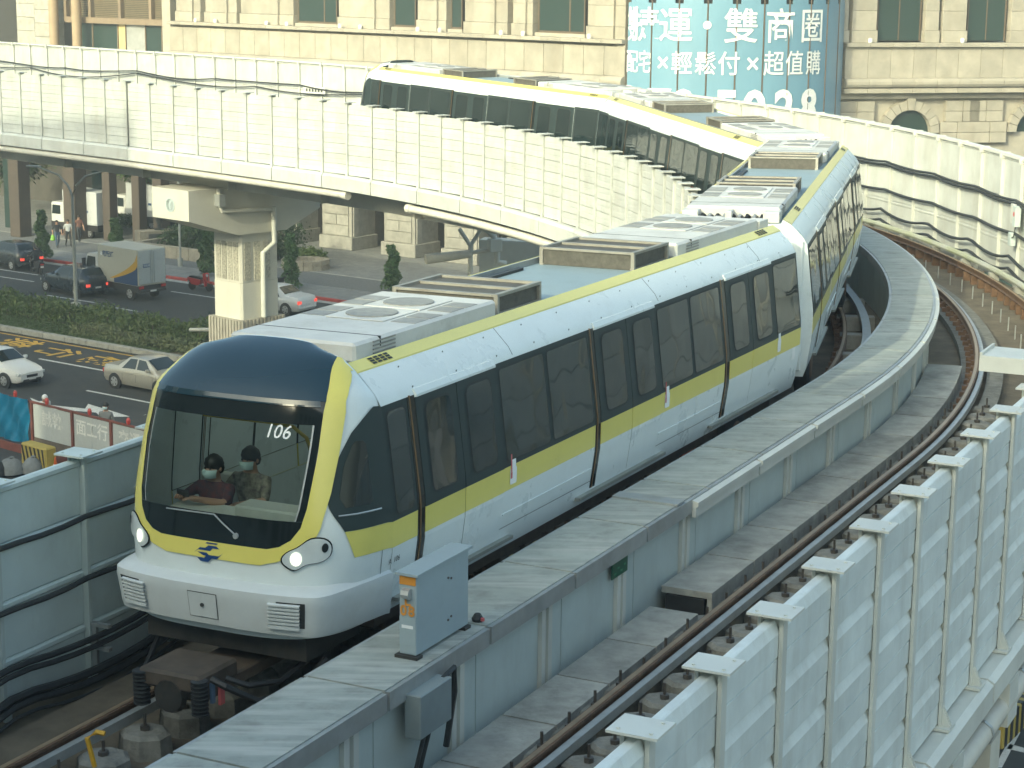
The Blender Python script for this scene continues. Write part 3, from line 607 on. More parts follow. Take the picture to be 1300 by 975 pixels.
DOORS = [(1.62, 1.9, 2.72, 3.62), (5.98, 6.26, 7.17, 8.09), (10.36, 10.68, 11.57, 12.55)]
def make_car(label, nosed):
    c = thing('train_car', label, 'train car', group='cars of the stopped metro train')
    y0 = YB if nosed else .0
    prof_full = [(-x, z) for z, x in PROF] + [(-.84, 3.325), (-.81, 3.25), (.81, 3.25), (.84, 3.325)] + [(x, z) for z, x in PROF][::-1]
    mb = MB(); a = [(x, y0, z) for x, z in prof_full]; b_ = [(x, LEN, z) for x, z in prof_full]
    n = len(prof_full); mb.add(a + b_, [(i, i + 1, n + i + 1, n + i) for i in range(n - 1)])
    mb.add([(x, LEN, z) for x, z in prof_full], [tuple(range(n))])
    if not nosed: mb.add([(x, y0, z) for x, z in prof_full], [tuple(range(n))])
    mb.build('body', TW, c, smooth=30)
    MB().box(-.80, .80, (YB if nosed else .05), LEN - .05, 3.252, 3.262).build('roof_deck', ROOFG, c)
    for sx in (1, -1):
        # yellow roof strip
        MB().add([(sx * .973, y0 - (.1 if nosed else 0), 3.257), (sx * .848, y0 - (.1 if nosed else 0), 3.333), (sx * .848, LEN, 3.333), (sx * .973, LEN, 3.257),
                  (sx * .98, y0 - (.1 if nosed else 0), 3.235), (sx * .98, LEN, 3.235), (sx * .83, y0, 3.315), (sx * .83, LEN, 3.315)],
                 [(0, 1, 2, 3), (0, 4, 5, 3), (1, 6, 7, 2)]).build('roof_stripe', TY, c)
        for yv in (1.55, LEN - .9):
            g_ = MB()
            for k in range(3):
                for j in range(4):
                    ya = yv + j * .1; f0 = .18 + k * .24; f1 = f0 + .18
                    P_ = lambda f, y: (sx * (.973 - .125 * f + .003), y, 3.257 + .076 * f + .005)
                    g_.add([P_(f0, ya), P_(f1, ya), P_(f1, ya + .08), P_(f0, ya + .08)], [(0, 1, 2, 3)])
            if yv < 2 or True: g_.build('vent', SEAM, c)
        # yellow side band segments and windows
        ys = [(1.25 if nosed else .06), 1.60]
        segs = [((.97 if nosed else .04), 1.702)] + [(DOORS[i][3] + .012, DOORS[i + 1][0] + .082) for i in range(2)] + [(DOORS[2][3] + .012, LEN - .02)]
        for i, (a0, a1) in enumerate(segs):
            a0 = max(a0, YB + .0) if nosed and i == 0 else a0
            side_strip(a0, a1, 1.50, 1.768, .004, sx).build('side_stripe', TY, c)
            side_strip(a0, a1, 1.77, 2.93, .003, sx).build('window_band', TFRAME, c)
            if i in (1, 2):
                ym = (a0 + a1) / 2
                for (w0, w1) in ((a0 + .05, ym - .03), (ym + .03, a1 - .05)): gk = side_pane(w0, w1, 1.81, 2.88, .006, sx, .05).build('window', SEAM, c); side_pane(w0 + .022, w1 - .022, 1.832, 2.858, .010, sx, .04).build('pane', TGLASS, gk)
                side_strip(a0 + .03, a1 - .03, 1.215, 1.235, .012, sx).build('rub_rail', TW, c)
                side_strip(a0 + .0, a1 - .0, 1.06, 1.066, .002, sx).build('panel_seam', SEAM, c)
                side_pane(a0 + .14, a0 + .30, 1.55, 1.74, .009, sx, .02).build('door_release', TXT, c)
                side_pane(a0 + .15, a0 + .19, 1.62, 1.69, .012, sx, .005).build('release_mark', mat('red_badge', (.5, .12, .12)), c)
            else:
                gk = side_pane(a0 + .06, a1 - .05, 1.81, 2.88, .006, sx, .06).build('window', SEAM, c); side_pane(a0 + .08, a1 - .07, 1.832, 2.858, .010, sx, .05).build('pane', TGLASS, gk)
            if i == 3:
                side_pane(a0 + .1, a0 + .24, 1.55, 1.74, .009, sx, .02).build('door_release', TXT, c)
                side_pane(a1 - .35, a1 - .2, 1.30, 1.38, .009, sx, .01).build('plate', TXT, c)
        for (p0, p1, pm, p2) in DOORS:
            side_strip(p0 + .085, p1 - .05, .97, 2.93, .006, sx).build('door_pillar', FRIT, c)
            side_strip(p0 + .12, p0 + .145, .97, 2.94, .012, sx, thick=.02).build('door_edge', BRONZE, c)
            for (d0, d1) in ((p1 - .045, pm - .008), (pm + .008, p2)):
                dl = side_strip(d0, d1, .97, 1.498, .010, sx).build('door_leaf', TW, c)
                side_strip(d0, d1, 1.50, 1.768, .012, sx).build('stripe', TY, dl)
                side_strip(d0, d1, 1.77, 2.90, .012, sx).build('door_frame', TFRAME, dl)
                side_pane(d0 + .15, d1 - .13, 1.86, 2.84, .0165, sx, .10).build('gasket', SEAM, dl); side_pane(d0 + .175, d1 - .155, 1.885, 2.815, .020, sx, .085).build('pane', TPANE, dl)
            side_strip(pm - .012, pm + .012, .97, 2.93, .006, sx).build('door_seam', SEAM, c)
            side_strip(p1 - .03, p2 + .0, 2.905, 2.985, .022, sx, thick=.03).build('door_header', TW, c)
            MB().box(min(sx * 1.24, sx * 1.33), max(sx * 1.24, sx * 1.33), p0 - .3, p2 + .28, .90, .94).build('door_sill', SILL, c)
        for yv in (4.1, 8.3, 12.2):
            side_strip(yv, yv + .008, 2.96, 3.24, .002, sx).build('panel_seam', SEAM, c)
        sc_ = MB()
        for k in range(13):
            yv = 1.9 + k * .93
            for z in (3.0, 3.19): sc_.add([(sx * (hw(z) + .004), yv + dy, z + dz) for dy, dz in ((-.012, -.012), (.012, -.012), (.012, .012), (-.012, .012))], [(0, 1, 2, 3)])
        tag(sc_.build('screw', SEAM, c), kind='stuff')
        pass
    # roof equipment
    def ac(ya, yb_):
        o = MB().box(-.76, .76, ya, yb_, 3.262, 3.4726, .03).build('roof_unit', ACW, c)
        for k, yv in enumerate((ya + (yb_ - ya) * .52, ya + (yb_ - ya) * .78)):
            MB().box(-.36, .36, yv - .38, yv + .38, 3.4734, 3.4882, .008).build('fan_plate', ACW, o)
            MB().lathe((0, yv, 3.4886), [(.29, 0), (.29, .012), (.25, .014)], 20).build('fan_grille', GRILL, o)
            for sx in (1, -1): MB().box(sx * .57 - .15, sx * .57 + .15, yv - .32, yv - .02, 3.4734, 3.4788).build('side_grille', GRILL, o); MB().box(sx * .57 - .15, sx * .57 + .15, yv + .02, yv + .30, 3.4734, 3.4788).build('side_grille', GRILL, o)
        MB().box(-.765, .765, ya + (yb_ - ya) * .16, ya + (yb_ - ya) * .165, 3.3712, 3.4757).build('lid_seam', SEAM, o)
        for sx in (1, -1):
            for k in range(4): MB().box(min(sx * .761, sx * .772), max(sx * .761, sx * .772), ya + .35, ya + .8, 3.3088 + k * .04, 3.3244 + k * .04).build('side_louvre', GRILL, o)
        cb = MB()
        for k in range(3, 5): cb.tube([(-.45 + .2 * k, ya, 3.301), (-.45 + .2 * k, ya - .12, 3.3322), (-.4 + .2 * k, ya - .2, 3.2776)], .025, 5)
        cb.build('hose', BLACKR, o); return o
    def cage(ya, yb_):
        o = MB().box(-.66, .66, ya + .02, yb_ - .02, 3.2659, 3.4726).build('roof_cage', MESHG, c); fr = MB()
        for (x0, x1) in ((-.70, -.64), (.64, .70)): fr.box(x0, x1, ya, yb_, 3.4726, 3.5077); fr.box(x0, x1, ya, yb_, 3.262, 3.2893)
        for yy in (ya, yb_ - .06, (ya + yb_) / 2 - .03): fr.box(-.638, .638, yy, yy + .06, 3.4742, 3.5038)
        for (xx, yy) in ((-.7, ya), (.65, ya), (-.7, yb_ - .05), (.65, yb_ - .05)): fr.box(xx, xx + .05, yy + .001, yy + .049, 3.2893, 3.4718)
        fr.build('cage_frame', CAGE, o); return o
    ac(1.5 if nosed else .35, 4.6 if nosed else 3.5); cage(4.75 if nosed else 3.7, 5.9 if nosed else 4.9)
    cage(8.7, 9.9); ac(10.05, LEN - .45)
    MB().box(-.80, -.775, 2.0 if nosed else .2, LEN - .2, 3.263, 3.34).build('cable_tray', GALV, c)
    MB().box(-.72, -.64, 6.6, 8.1, 3.264, 3.30).build('cable_duct', DARK, c)
    # underside
    ub = MB().box(-1.0, 1.0, (1.4 if nosed else .4), LEN - .4, .55, .80).build('underframe', UNDER, c)
    for yv in ((2.6, LEN - 2.2)):
        bg = MB().box(-.85, .85, yv - .75, yv + .75, .35, .549, .03).build('bogie', UNDER, c)
        for sx in (1, -1):
            for dy in (-.5, .5) if False else (0,):
                wh = MB().lathe((sx * 1.0 - .14, yv + dy, .47), [(.34, 0), (.46, .03), (.46, .25), (.34, .28)], 20, 'x').build('tyre', BLACKR, c, smooth=True)
                MB().lathe((sx * 1.0 - .16, yv + dy, .47), [(.2, 0), (.24, .03), (.24, .29), (.2, .32)], 14, 'x').build('rim', RUST, wh)
    rr = random.Random(3)
    for k in range(11):
        ya = 4.2 + k * .62
        for sx in (1, -1):
            MB().box(min(sx * .55, sx * 1.02), max(sx * .55, sx * 1.02), ya, ya + .5, .30 + rr.uniform(0, .08), .549, .01).build('equipment_box', UNDER if k != 9 else ORANGE, c)
            if k < 6:
                MB().box(min(sx * 1.021, sx * 1.026), max(sx * 1.021, sx * 1.026), ya + .2, ya + .3, .40, .52).build('warning_label', mat('yellow_label', (.5, .4, .12), .6), c)
    hs = MB()
    for k in range(8):
        ya = 3.2 + rr.uniform(0, 8); hs.tube([(1.04, ya, .56), (1.06, ya + .08, .38), (1.04, ya + .22, .36), (1.03, ya + .32, .55)], .02, 5)
    hs.build('hose', mat('brown_hose', (.12, .07, .04), .6), c)
    # blunt end
    ends = [LEN] if nosed else [LEN, 0.]
    for ye in ends:
        sg = 1 if ye > 1 else -1
        MB().box(-.55, .55, min(ye, ye + sg * .36), max(ye, ye + sg * .36), 1.0, 3.0).build('gangway_bellows', BLACKR, c)
        for sx in (1, -1):
            MB().box(min(sx * .62, sx * 1.18), max(sx * .62, sx * 1.18), min(ye + sg * .002, ye + sg * .05), max(ye + sg * .002, ye + sg * .05), .9, 3.0, .015).build('end_panel', TW, c)
            MB().tube([(sx * .9, ye + sg * .05, 3.0), (sx * .92, ye + sg * .12, 2.9), (sx * .8, ye + sg * .12, 2.84), (sx * .8, ye + sg * .08, 1.2)], .02, 6).build('end_handrail', TW, c)
            for z in (2.6, 2.0, 1.3): MB().box(sx * .75 - .03, sx * .75 + .03, min(ye + sg * .05, ye + sg * .07), max(ye + sg * .05, ye + sg * .07), z, z + .03).build('latch', DARK, c)
        hf = MB()
        for k in range(4): hf.tube([(-.5 + k * .3, ye, 3.2), (-.48 + k * .3, ye + sg * .2, 3.28), (-.45 + k * .3, ye + sg * .35, 3.2)], .03, 6)
        hf.build('jumper_cable', BLACKR, c)
        ya_, yb2 = min(ye - sg * .42, ye - sg * .02), max(ye - sg * .42, ye - sg * .02)
        for (xa, xb) in ((-.78, -.52), (.52, .78), (-.08, .02)): MB().box(xa, xb, ya_, yb2, 3.263, 3.43, .01).build('end_cover', ACW, c)
        MB().box(-.518, .518, ya_ + .04, yb2 - .04, 3.264, 3.30).build('cable_bay', BLACKR, c)
        for k in range(9): MB().tube([(-.48 + k * .12, ya_ + .1, 3.31), (-.47 + k * .12, (ya_ + yb2) / 2, 3.35), (-.45 + k * .12, yb2 - .02, 3.30)], .03, 6).build('cable_plug', GALV if k % 2 else BLACKR, c)
        MB().box(-.2, .2, min(ye, ye + sg * .35), max(ye, ye + sg * .35), .55, .8).build('drawbar', UNDER, c)
    if nosed: make_nose(c)
    return c

def make_nose(c):
    # shell with an opening for the windscreen
    zs = [.80, .95, 1.2, 1.45, 1.6, 1.7, 1.8, 1.95, 2.1, 2.3, 2.5, 2.7, 2.85, 3.0, 3.05, 3.1, 3.15, 3.2, 3.25, 3.29, 3.33, 3.36, 3.385, 3.40]; NT = 60
    ts = [math.pi * (k / NT - .5) for k in range(NT + 1)]
    P = [[nose(t, z, -.004) for t in ts] for z in zs]; vs = [p for r in P for p in r]; fs = []
    for i in range(len(zs) - 1):
        for k in range(NT):
            q = [P[i][k], P[i][k + 1], P[i + 1][k + 1], P[i + 1][k]]; cx_ = sum(p[0] for p in q) / 4; cz_ = (zs[i] + zs[i + 1]) / 2; my = min(p[1] for p in q)
            if 1.86 < cz_ < 2.80 and abs(cx_) < wsx(cz_) - .05 and my < .75: continue
            fs.append((i * (NT + 1) + k, i * (NT + 1) + k + 1, (i + 1) * (NT + 1) + k + 1, (i + 1) * (NT + 1) + k))
    MB().add(vs, fs).build('nose_shell', TW, c, smooth=35)
    # black dome
    zz = [3.0, 3.05, 3.1, 3.15, 3.2, 3.25, 3.29, 3.33, 3.36, 3.385, 3.398]
    front_rows([(z, -wsx(z), wsx(z)) for z in zz], .016, 48).build('roof_dome', TDOME, c, smooth=True)
    front_rows([(2.95, -.95, .95), (2.965, -.945, .945), (3.005, -.93, .93)], .028, 40).build('visor_edge', TDOME, c)
    # yellow surround
    zz = [1.44, 1.46, 1.48, 1.51, 1.55, 1.60, 1.63, 1.66, 1.70, 1.76, 1.82, 1.9, 2.0, 2.15, 2.3, 2.5, 2.7, 2.9, 3.0, 3.05, 3.1, 3.15, 3.2, 3.25, 3.29, 3.33]
    mb = front_rows([(z, -yox(z), yox(z)) for z in zz if z <= 1.60], .012, 48)
    for sx in (1, -1):
        mb2 = front_rows([(z, sx * wsx(z), sx * yox(z)) for z in zz if z >= 1.60], .012, 14); mb.add(mb2.v, mb2.f)
        # tie into the roof stripe
        a = [nose(tx(sx * yox(3.30), 3.30), 3.30, .010), nose(tx(sx * wsx(3.36), 3.36), 3.36, .010)]
    mb.build('front_surround', TY, c, smooth=True)
    for sx in (1, -1):
        mb = MB(); rows = []
        for y in (.62, .8, .95, 1.1):
            f = (y - .62) / .48
            rows.append([nose(ty(max(y, yfront(z) + .01), z) * sx, z, .012) for z in (3.235, 3.27, 3.30, 3.328)])
        mb.grid(rows).build('roof_stripe', TY, c, smooth=True)
    # windscreen and black glass bands
    zz = [1.88, 1.94, 2.0, 2.2, 2.4, 2.6, 2.78]
    front_rows([(z, -wsx(z) + .07, wsx(z) - .07) for z in zz], .008, 32).build('windscreen', WSCR, c, smooth=True)
    front_rows([(z, -wsx(z), wsx(z)) for z in (1.60, 1.63, 1.66, 1.70, 1.76, 1.82, 1.88)], .010, 40).build('lower_glass_band', FRIT, c, smooth=True)
    front_rows([(z, -wsx(z), wsx(z)) for z in (2.78, 2.85, 2.92, 3.0)], .010, 40).build('upper_glass_band', FRIT, c, smooth=True)
    for sx in (1, -1): front_rows([(z, sx * (wsx(z) - .07), sx * wsx(z)) for z in zz], .007, 3).build('side_glass_band', FRIT, c, smooth=True)
    for sx in (1, -1): front_rows([(z, sx * (wsx(z) - .075), sx * (wsx(z) - .06)) for z in zz], .010, 2).build('glass_trim', GALV, c)
    # wiper
    P_ = lambda x, z, e=.03: nose(tx(x, z), z, e)
    MB().tube([P_(.28, 1.70), P_(.12, 1.80), P_(.02, 1.87)], .008, 5).tube([P_(.02, 1.87), P_(-.55, 1.86)], .008, 5).lathe(P_(.28, 1.69, .0), [(.03, -.03), (.03, .0)], 8, 'y').build('wiper', GALV, c)
    # number and logo
    lettering('106', .18, TXT, c, lambda x, y: nose(tx(x + .60 + .15 * y, 2.70 + y), 2.70 + y, .016), bold=.001, name='number')
    lg = [[(-.14, 1.50), (-.02, 1.50), (.0, 1.535), (.10, 1.535), (.13, 1.565), (.02, 1.565), (-.005, 1.53), (-.12, 1.53)]]
    for poly in ([(-.17, 1.47), (-.12, 1.505), (.02, 1.505), (.05, 1.535), (.13, 1.535), (.09, 1.56), (-.0, 1.56), (-.04, 1.53), (-.10, 1.53)],
                 [(.17, 1.50), (.12, 1.465), (-.02, 1.465), (-.05, 1.435), (-.13, 1.435), (-.09, 1.41), (.0, 1.41), (.04, 1.44), (.10, 1.44)],
                 [(-.13, 1.485), (-.02, 1.485), (.02, 1.455), (-.06, 1.455)], [(-.04, 1.575), (.09, 1.575), (.11, 1.59), (-.02, 1.59)]):
        mb = MB(); vs = [nose(tx(x - .03, z), z, .016) for x, z in poly]; mb.add(vs, [tuple(range(len(vs)))]); mb.build('logo', BLUE, c)
    # headlights
    for sx in (1, -1):
        bean = smooth_poly([(.92, 1.37), (1.02, 1.33), (1.12, 1.38), (1.22, 1.40), (1.285, 1.46), (1.29, 1.56), (1.24, 1.62), (1.14, 1.62), (1.04, 1.54), (.95, 1.49), (.90, 1.43)], 33)
        bean = [(x - .12, z + .10) for x, z in bean]; tb = [(tx(min(x, hw(z) * .995), z), z) for x, z in bean]
        cx_ = sum(p[0] for p in tb) / len(tb); cz_ = sum(p[1] for p in tb) / len(tb)
        big = [(cx_ + (x - cx_) * 1.06, cz_ + (z - cz_) * 1.08) for x, z in tb]; bg2 = [(cx_ + (x - cx_) * 1.16, cz_ + (z - cz_) * 1.2) for x, z in tb]
        h = t_patch(tb, .024, 4, sx).build('headlight', LAMPI, c, smooth=True)
        t_patch(big, .017, 4, sx).build('bezel', FRIT, h, smooth=True)
        for (tt, zz_, rr_, m_) in ((tx(.905, 1.53), 1.53, .07, LAMPW), (tx(1.13, 1.64), 1.64, .045, FRIT)):
            pl = [(tt + rr_ * .85 * math.cos(2 * math.pi * k / 16), zz_ + rr_ * math.sin(2 * math.pi * k / 16)) for k in range(16)]
            t_patch(pl, .034, 2, sx).build('lamp', m_, h, smooth=True)
    # cab side glass and stripe on the nose
    for sx in (1, -1):
        rows = []
        for z in (1.77, 1.84, 1.92, 2.0, 2.1, 2.25, 2.4, 2.55, 2.7, 2.82, 2.9, 2.93):
            yf = float(np.interp(z, [1.77, 1.95, 2.0, 2.1, 2.3, 2.5, 2.7, 2.85, 2.93], [.46, .37, .36, .36, .42, .54, .70, .90, 1.05]))
            rows.append([nose(sx * ty(yf + (YB - yf) * k / 8, z), z, .005) for k in range(9)])
        MB().grid(rows).build('cab_side_glass', TFRAME, c, smooth=True)
        rows = []
        for z in (1.50, 1.6, 1.7, 1.768):
            yf = float(np.interp(z, [1.5, 1.77], [.56, .46])); rows.append([nose(sx * ty(yf + (YB - yf) * k / 8, z), z, .005) for k in range(9)])
        MB().grid(rows).build('side_stripe', TY, c, smooth=True)
        rows = []
        for z in (2.0, 2.03, 2.1, 2.4, 2.58, 2.62):
            yf = float(np.interp(z, [2.0, 2.1, 2.3, 2.5, 2.62], [.50, .46, .52, .60, .72])); y1 = .86 if 2.02 < z < 2.6 else .82
            rows.append([nose(sx * ty(yf + (y1 - yf) * k / 6, z), z, .010) for k in range(7)])
        MB().grid(rows).build('cab_quarter_light', TPANE, c, smooth=True)
        MB().tube([nose(sx * ty(y, 1.93), 1.93, .012) for y in (.42, .6, .8, .98)], .010, 5).build('glass_trim', GALV, c)
        for t_, o_ in (('A', -.10), ('106', .03)): lettering(t_, .085, mat('dark_print', (.03, .035, .04), .5), c, lambda x, y, sx=sx, o_=o_: (sx * (hw(1.36 + y) + .006), 1.27 + sx * (x + o_), 1.36 + y), name='number')
        rows = [[nose(sx * ty(y, z), z, .003) for y in (1.0, 1.008)] for z in (.96, 1.2, 1.5, 1.77)]
        MB().grid(rows).build('panel_seam', SEAM, c)
    # bumper, squarer in plan and proud of the shell
    BPL = [(0, -.16), (.35, -.145), (.7, -.10), (.95, -.045), (1.10, .0), (1.17, .04), (1.215, .11), (1.25, .22), (1.29, .5), (1.325, .85), (1.335, YB)]      # bumper in plan, right half
    bl = [0.]; 
    for a_, b_ in zip(BPL, BPL[1:]): bl.append(bl[-1] + math.hypot(b_[0] - a_[0], b_[1] - a_[1]))
    def bmp(t, z, e=0.):
        k = float(np.interp(z, [.84, .90, 1.18, 1.24, 1.27], [.975, .985, 1.012, 1.008, .98])); u = min(1, abs(t) / (math.pi / 2)) * bl[-1]
        x = float(np.interp(u, bl, [p[0] for p in BPL])); y = float(np.interp(u, bl, [p[1] for p in BPL]))
        x2 = float(np.interp(min(u + .02, bl[-1]), bl, [p[0] for p in BPL])); y2 = float(np.interp(min(u + .02, bl[-1]), bl, [p[1] for p in BPL])); dx, dy = x2 - x, y2 - y; l_ = math.hypot(dx, dy) or 1
        zz_ = z + .065 * (1 - u / bl[-1]) ** .5 - (.03 * u / bl[-1] if z < .92 else 0)
        return (math.copysign(x * k + e * dy / l_, t if t else 1), YB - (YB - y) * k - e * dx / l_, zz_)
    zs = [.84, .90, 1.0, 1.1, 1.18, 1.24, 1.27]; ts = [math.pi * (k / 80 - .5) for k in range(81)]
    mb = MB().grid([[bmp(t, z) for t in ts] for z in zs]); mb.grid([[bmp(t, 1.27) for t in ts], [nose(tx(max(-1.33, min(1.33, bmp(t, 1.27)[0] * .985)), 1.30), 1.30, -.01) for t in ts]]); mb.grid([[bmp(t, .84) for t in ts], [(p[0] * .92, YB - (YB - p[1]) * .92, .90) for p in [bmp(t, .84) for t in ts]]])
    bo = mb.build('bumper', TBUMP, c, smooth=35)
    btx = lambda x: math.copysign(float(np.interp(abs(x), [p[0] for p in BPL], bl)) / bl[-1] * math.pi / 2, x)
    for sx in (1, -1):
        fr = MB().grid([[bmp(btx(sx * x), z, .006) for x in (.80, .9, 1.0, 1.08)] for z in (.92, 1.0, 1.18)]).build('grille_recess', SEAM, bo)
        for k in range(7):
            z = .905 + k * .0375
            MB().grid([[bmp(btx(sx * x), z + dz, e) for x in (.72, .82, .92, 1.035)] for dz, e in ((0, .008), (.010, .04), (.027, .04), (.035, .008))]).build('grille_slat', TBUMP, bo)
    MB().grid([[bmp(btx(x), z, .005) for x in (-.17, 0, .17)] for z in (.905, 1.0, 1.17)]).build('hatch_gap', SEAM, bo)
    MB().grid([[bmp(btx(x), z, .009) for x in (-.163, 0, .163)] for z in (.912, 1.0, 1.163)]).build('hatch', TBUMP, bo)
    MB().lathe(bmp(0, 1.04, .012), [(.02, -.01), (.02, .002)], 10, 'y').build('hatch_lock', SEAM, bo)
    # coupler
    k = thing_part('coupler', MB().box(-.36, .36, -.75, -.1, .42, .60, .03), UNDER, c)
    for sx in (1, -1):
        sp = MB()
        for j in range(9): sp.lathe((sx * .34, -.72, .22 + j * .04), [(.06, 0), (.085, .008), (.085, .022), (.06, .03)], 12)
        sp.build('spring', BLACKR, k)
    MB().lathe((0, -.70, .36), [(.16, -.06), (.18, 0), (.10, .05)], 14, 'y').build('coupler_face', DARK, k); MB().box(-.3, .3, -.6, .9, .28, .42, .02).build('drawbar', UNDER, k)
    MB().box(.43, .46, -.55, -.48, .28, .46).build('red_tag', mat('red_badge', (.5, .12, .12)), k); MB().box(.37, .40, -.6, -.55, .3, .5).build('blue_tag', mat('blue_tag', (.10, .16, .25), .6), k)
    MB().tube([(.4, -.6, .55), (.55, -.6, .5), (.72, -.3, .28), (.95, .1, .3), (1.05, .4, .55)], .035, 6).tube([(.42, -.4, .5), (.6, -.3, .42), (.7, .1, .35), (.8, .6, .5)], .03, 6).tube([(-.4, -.5, .5), (-.7, -.2, .35), (-.9, .3, .5)], .03, 6).build('hose', BLACKR, k, smooth=True)
    MB().box(-.95, .95, .2, 1.2, .55, .88).build('nose_underframe', DARK, c)
    # interior seen through the screen
    INT = mat('interior_panel', (.55, .55, .50), .6, var=.05); FLO = mat('interior_floor', (.16, .16, .15), .7, var=.1)
    MB().box(-1.15, 1.15, .25, 6.0, .98, 1.0).build('cabin_floor', FLO, c)
    MB().box(-.84, .84, .36, .74, 1.78, 1.85, .01).build('dashboard', INT, c); MB().box(-.84, .84, .72, .74, 1.02, 1.78).build('dashboard_front', INT, c)
    MB().box(.0, .8, .40, .70, 1.851, 1.97, .02).build('control_cover', INT, c)
    MB().box(-1.1, 1.1, 5.98, 6.0, 1.0, 2.96).build('partition', mat('interior_grey', (.30, .32, .31), .7), c)
    MB().box(-.85, .85, 1.15, 5.9, 2.97, 2.99).build('cabin_ceiling', INT, c)
    LIT = mat('cabin_fill_glow', (.8, .8, .76), .5, var=0, emit=((1, .96, .86), 1.2))  # glowing ceiling strips added to brighten the cabin behind the windscreen
    for sx in (1, -1): MB().box(sx * .5 - .06, sx * .5 + .06, 1.3, 5.6, 2.955, 2.969).build('cabin_fill_strip', LIT, c)
    YR = mat('yellow_handrail', (.60, .42, .04), .4, var=0)
    MB().tube([(.42, 1.2, 1.0), (.42, 1.2, 2.35), (.36, 1.2, 2.52), (.2, 1.2, 2.62), (-.1, 1.2, 2.64), (-.9, 1.2, 2.64)], .02, 8).build('handrail', YR, c, smooth=True)
    MB().box(-.55, -.05, 1.2, 1.6, 1.0, 1.40, .03).build('seat', INT, c)
    for sx in (1, -1):
        MB().box(min(sx * .62, sx * 1.1), max(sx * .62, sx * 1.1), .95, 1.35, 1.0, 1.45, .03).build('seat', INT, c); MB().box(min(sx * .62, sx * 1.1), max(sx * .62, sx * 1.1), 1.36, 1.44, 1.45, 2.0, .03).build('seat_back', INT, c)
        for k in range(3): MB().tube([(sx * .6, 1.7 + k * .7, 3.05), (sx * .6, 1.7 + k * .7, 2.75)], .012, 5).lathe((sx * .6, 1.7 + k * .7, 2.70), [(.07, -.012), (.09, 0), (.07, .012)], 12, 'y').build('strap_hanger', INT, c)
def thing_part(name, mb, m, parent): return mb.build(name, m, parent)

# track lines for bogies: chord placement
OT = -2.05
def chord(s_c, half): return at(s_c - half, OT, ZR), at(s_c + half, OT, ZR)
CANT = -.012
def place(c, s_start, forward=True, swing=0.):
    """set the car so that its end nearest the camera lies at path distance s_start"""
    scl = 1.0
    # solve centre so that chord midpoint +- LEN/2
    a = at(s_start, OT, ZR); 
    # find far end by marching
    s_ = s_start
    while (at(s_, OT, ZR) - a).length < LEN: s_ += .02
    # bogies stand on the track; ends overhang outward a little
    def shift(s): 
        k_ = float(np.interp(s, SS, KK)); return .5 * k_ * (2.6 * (LEN - 2.6)) * swing
    b = at(s_, OT + shift(s_), ZR); a = at(s_start, OT + shift(s_start), ZR)
    v = (b - a); ang = math.atan2(v.y, v.x) - math.pi / 2
    pt = math.atan2(v.z, math.hypot(v.x, v.y))
    if forward: c.location = a; c.rotation_euler = (pt, CANT, ang)
    else: c.location = a + v.normalized() * LEN; c.rotation_euler = (-pt, -CANT, ang + math.pi)
    return s_
car1 = make_car('white and yellow leading metro car with windscreen numbered 106', True)
car2 = make_car('second metro car turned nearly end-on in the bend behind the leading car', False)
s_ = place(car1, 18.88, True, .6)
s_ = place(car2, s_ + .6, True, .2)
car3 = copy_tree(car2); tag(car3, 'third metro car, seen behind the cream barrier left of the end-on car'); s_ = place(car3, s_ + .55)
car4 = copy_tree(car1); tag(car4, 'rearmost metro car at upper middle with its sloping nose facing left'); s_ = place(car4, s_ + .6, False)
print('TRAIN END', s_)
# ================================================================ fittings on the walkway and near structure
BXM = mat('signal_box_paint', (.34, .41, .44), .5, var=.08, scale=4, dirt=.3, dscale=4, dcol=(.2, .21, .2))
OR = mat('orange_print', (.55, .24, .03), .6, var=.15)
pb = G(562, 815, ZW + .0); 
def near_s(p): 
    return min(np.arange(8, 120, .05), key=lambda s: (at(s) - Vector((p[0], p[1], 0))).xy.length)
sb = near_s(G(565, 812, ZW)); 
bx = thing('signal_box', 'blue-grey upright signal cabinet lettered L 08 on the walkway', 'cabinet', at(sb, .16, ZW), -yaw_at(sb))
MB().box(-.09, .09, -.62, .42, .03, .80, .008).build('housing', BXM, bx); MB().box(-.12, .12, -.65, .45, .801, .825).build('lid', BXM, bx)
MB().box(-.12, .12, -.66, -.55, .0, .03).build('foot', DARK, bx); MB().box(-.12, .12, .3, .42, .0, .03).build('foot', DARK, bx)
MB().box(-.085, .085, -.626, -.621, .12, .40).build('door_panel', BXM, bx); MB().box(-.06, .06, -.632, -.627, .29, .32).build('name_plate', TXT, bx)
MB().box(-.085, .085, -.626, -.621, .71, .79).build('orange_band', OR, bx)
MB().lathe((0, -.64, .63), [(.055, -.04), (.055, .04)], 8, 'x').build('hinge', GALV, bx)
for x_, z_, t_ in ((0, .555, 'L'), (-.042, .455, '0'), (.042, .455, '8')): lettering(t_, .14, OR, bx, lambda x, y, z_=z_, x_=x_: (x_ + x, -.6285, z_ + y), bold=.004, name='number')
for k, (y_, z_) in enumerate(((.0, .62), (.06, .60), (.0, .2), (.06, .22))): MB().lathe((.09, y_, z_), [(.012, 0), (.012, .01)], 6, 'x').build('bolt', BOLT, bx)
jb2 = thing('junction_box', 'dark junction box under the walkway edge below the signal cabinet', 'box', at(sb - .9, .47, ZW - .55), -yaw_at(sb))
MB().box(-.05, .12, -.25, .35, 0, .42, .01).build('housing', mat('grey_box_paint', (.22, .26, .27), .55, var=.1), jb2); MB().box(-.1, -.051, -.05, .05, .1, .3).build('mount', DARK, jb2)
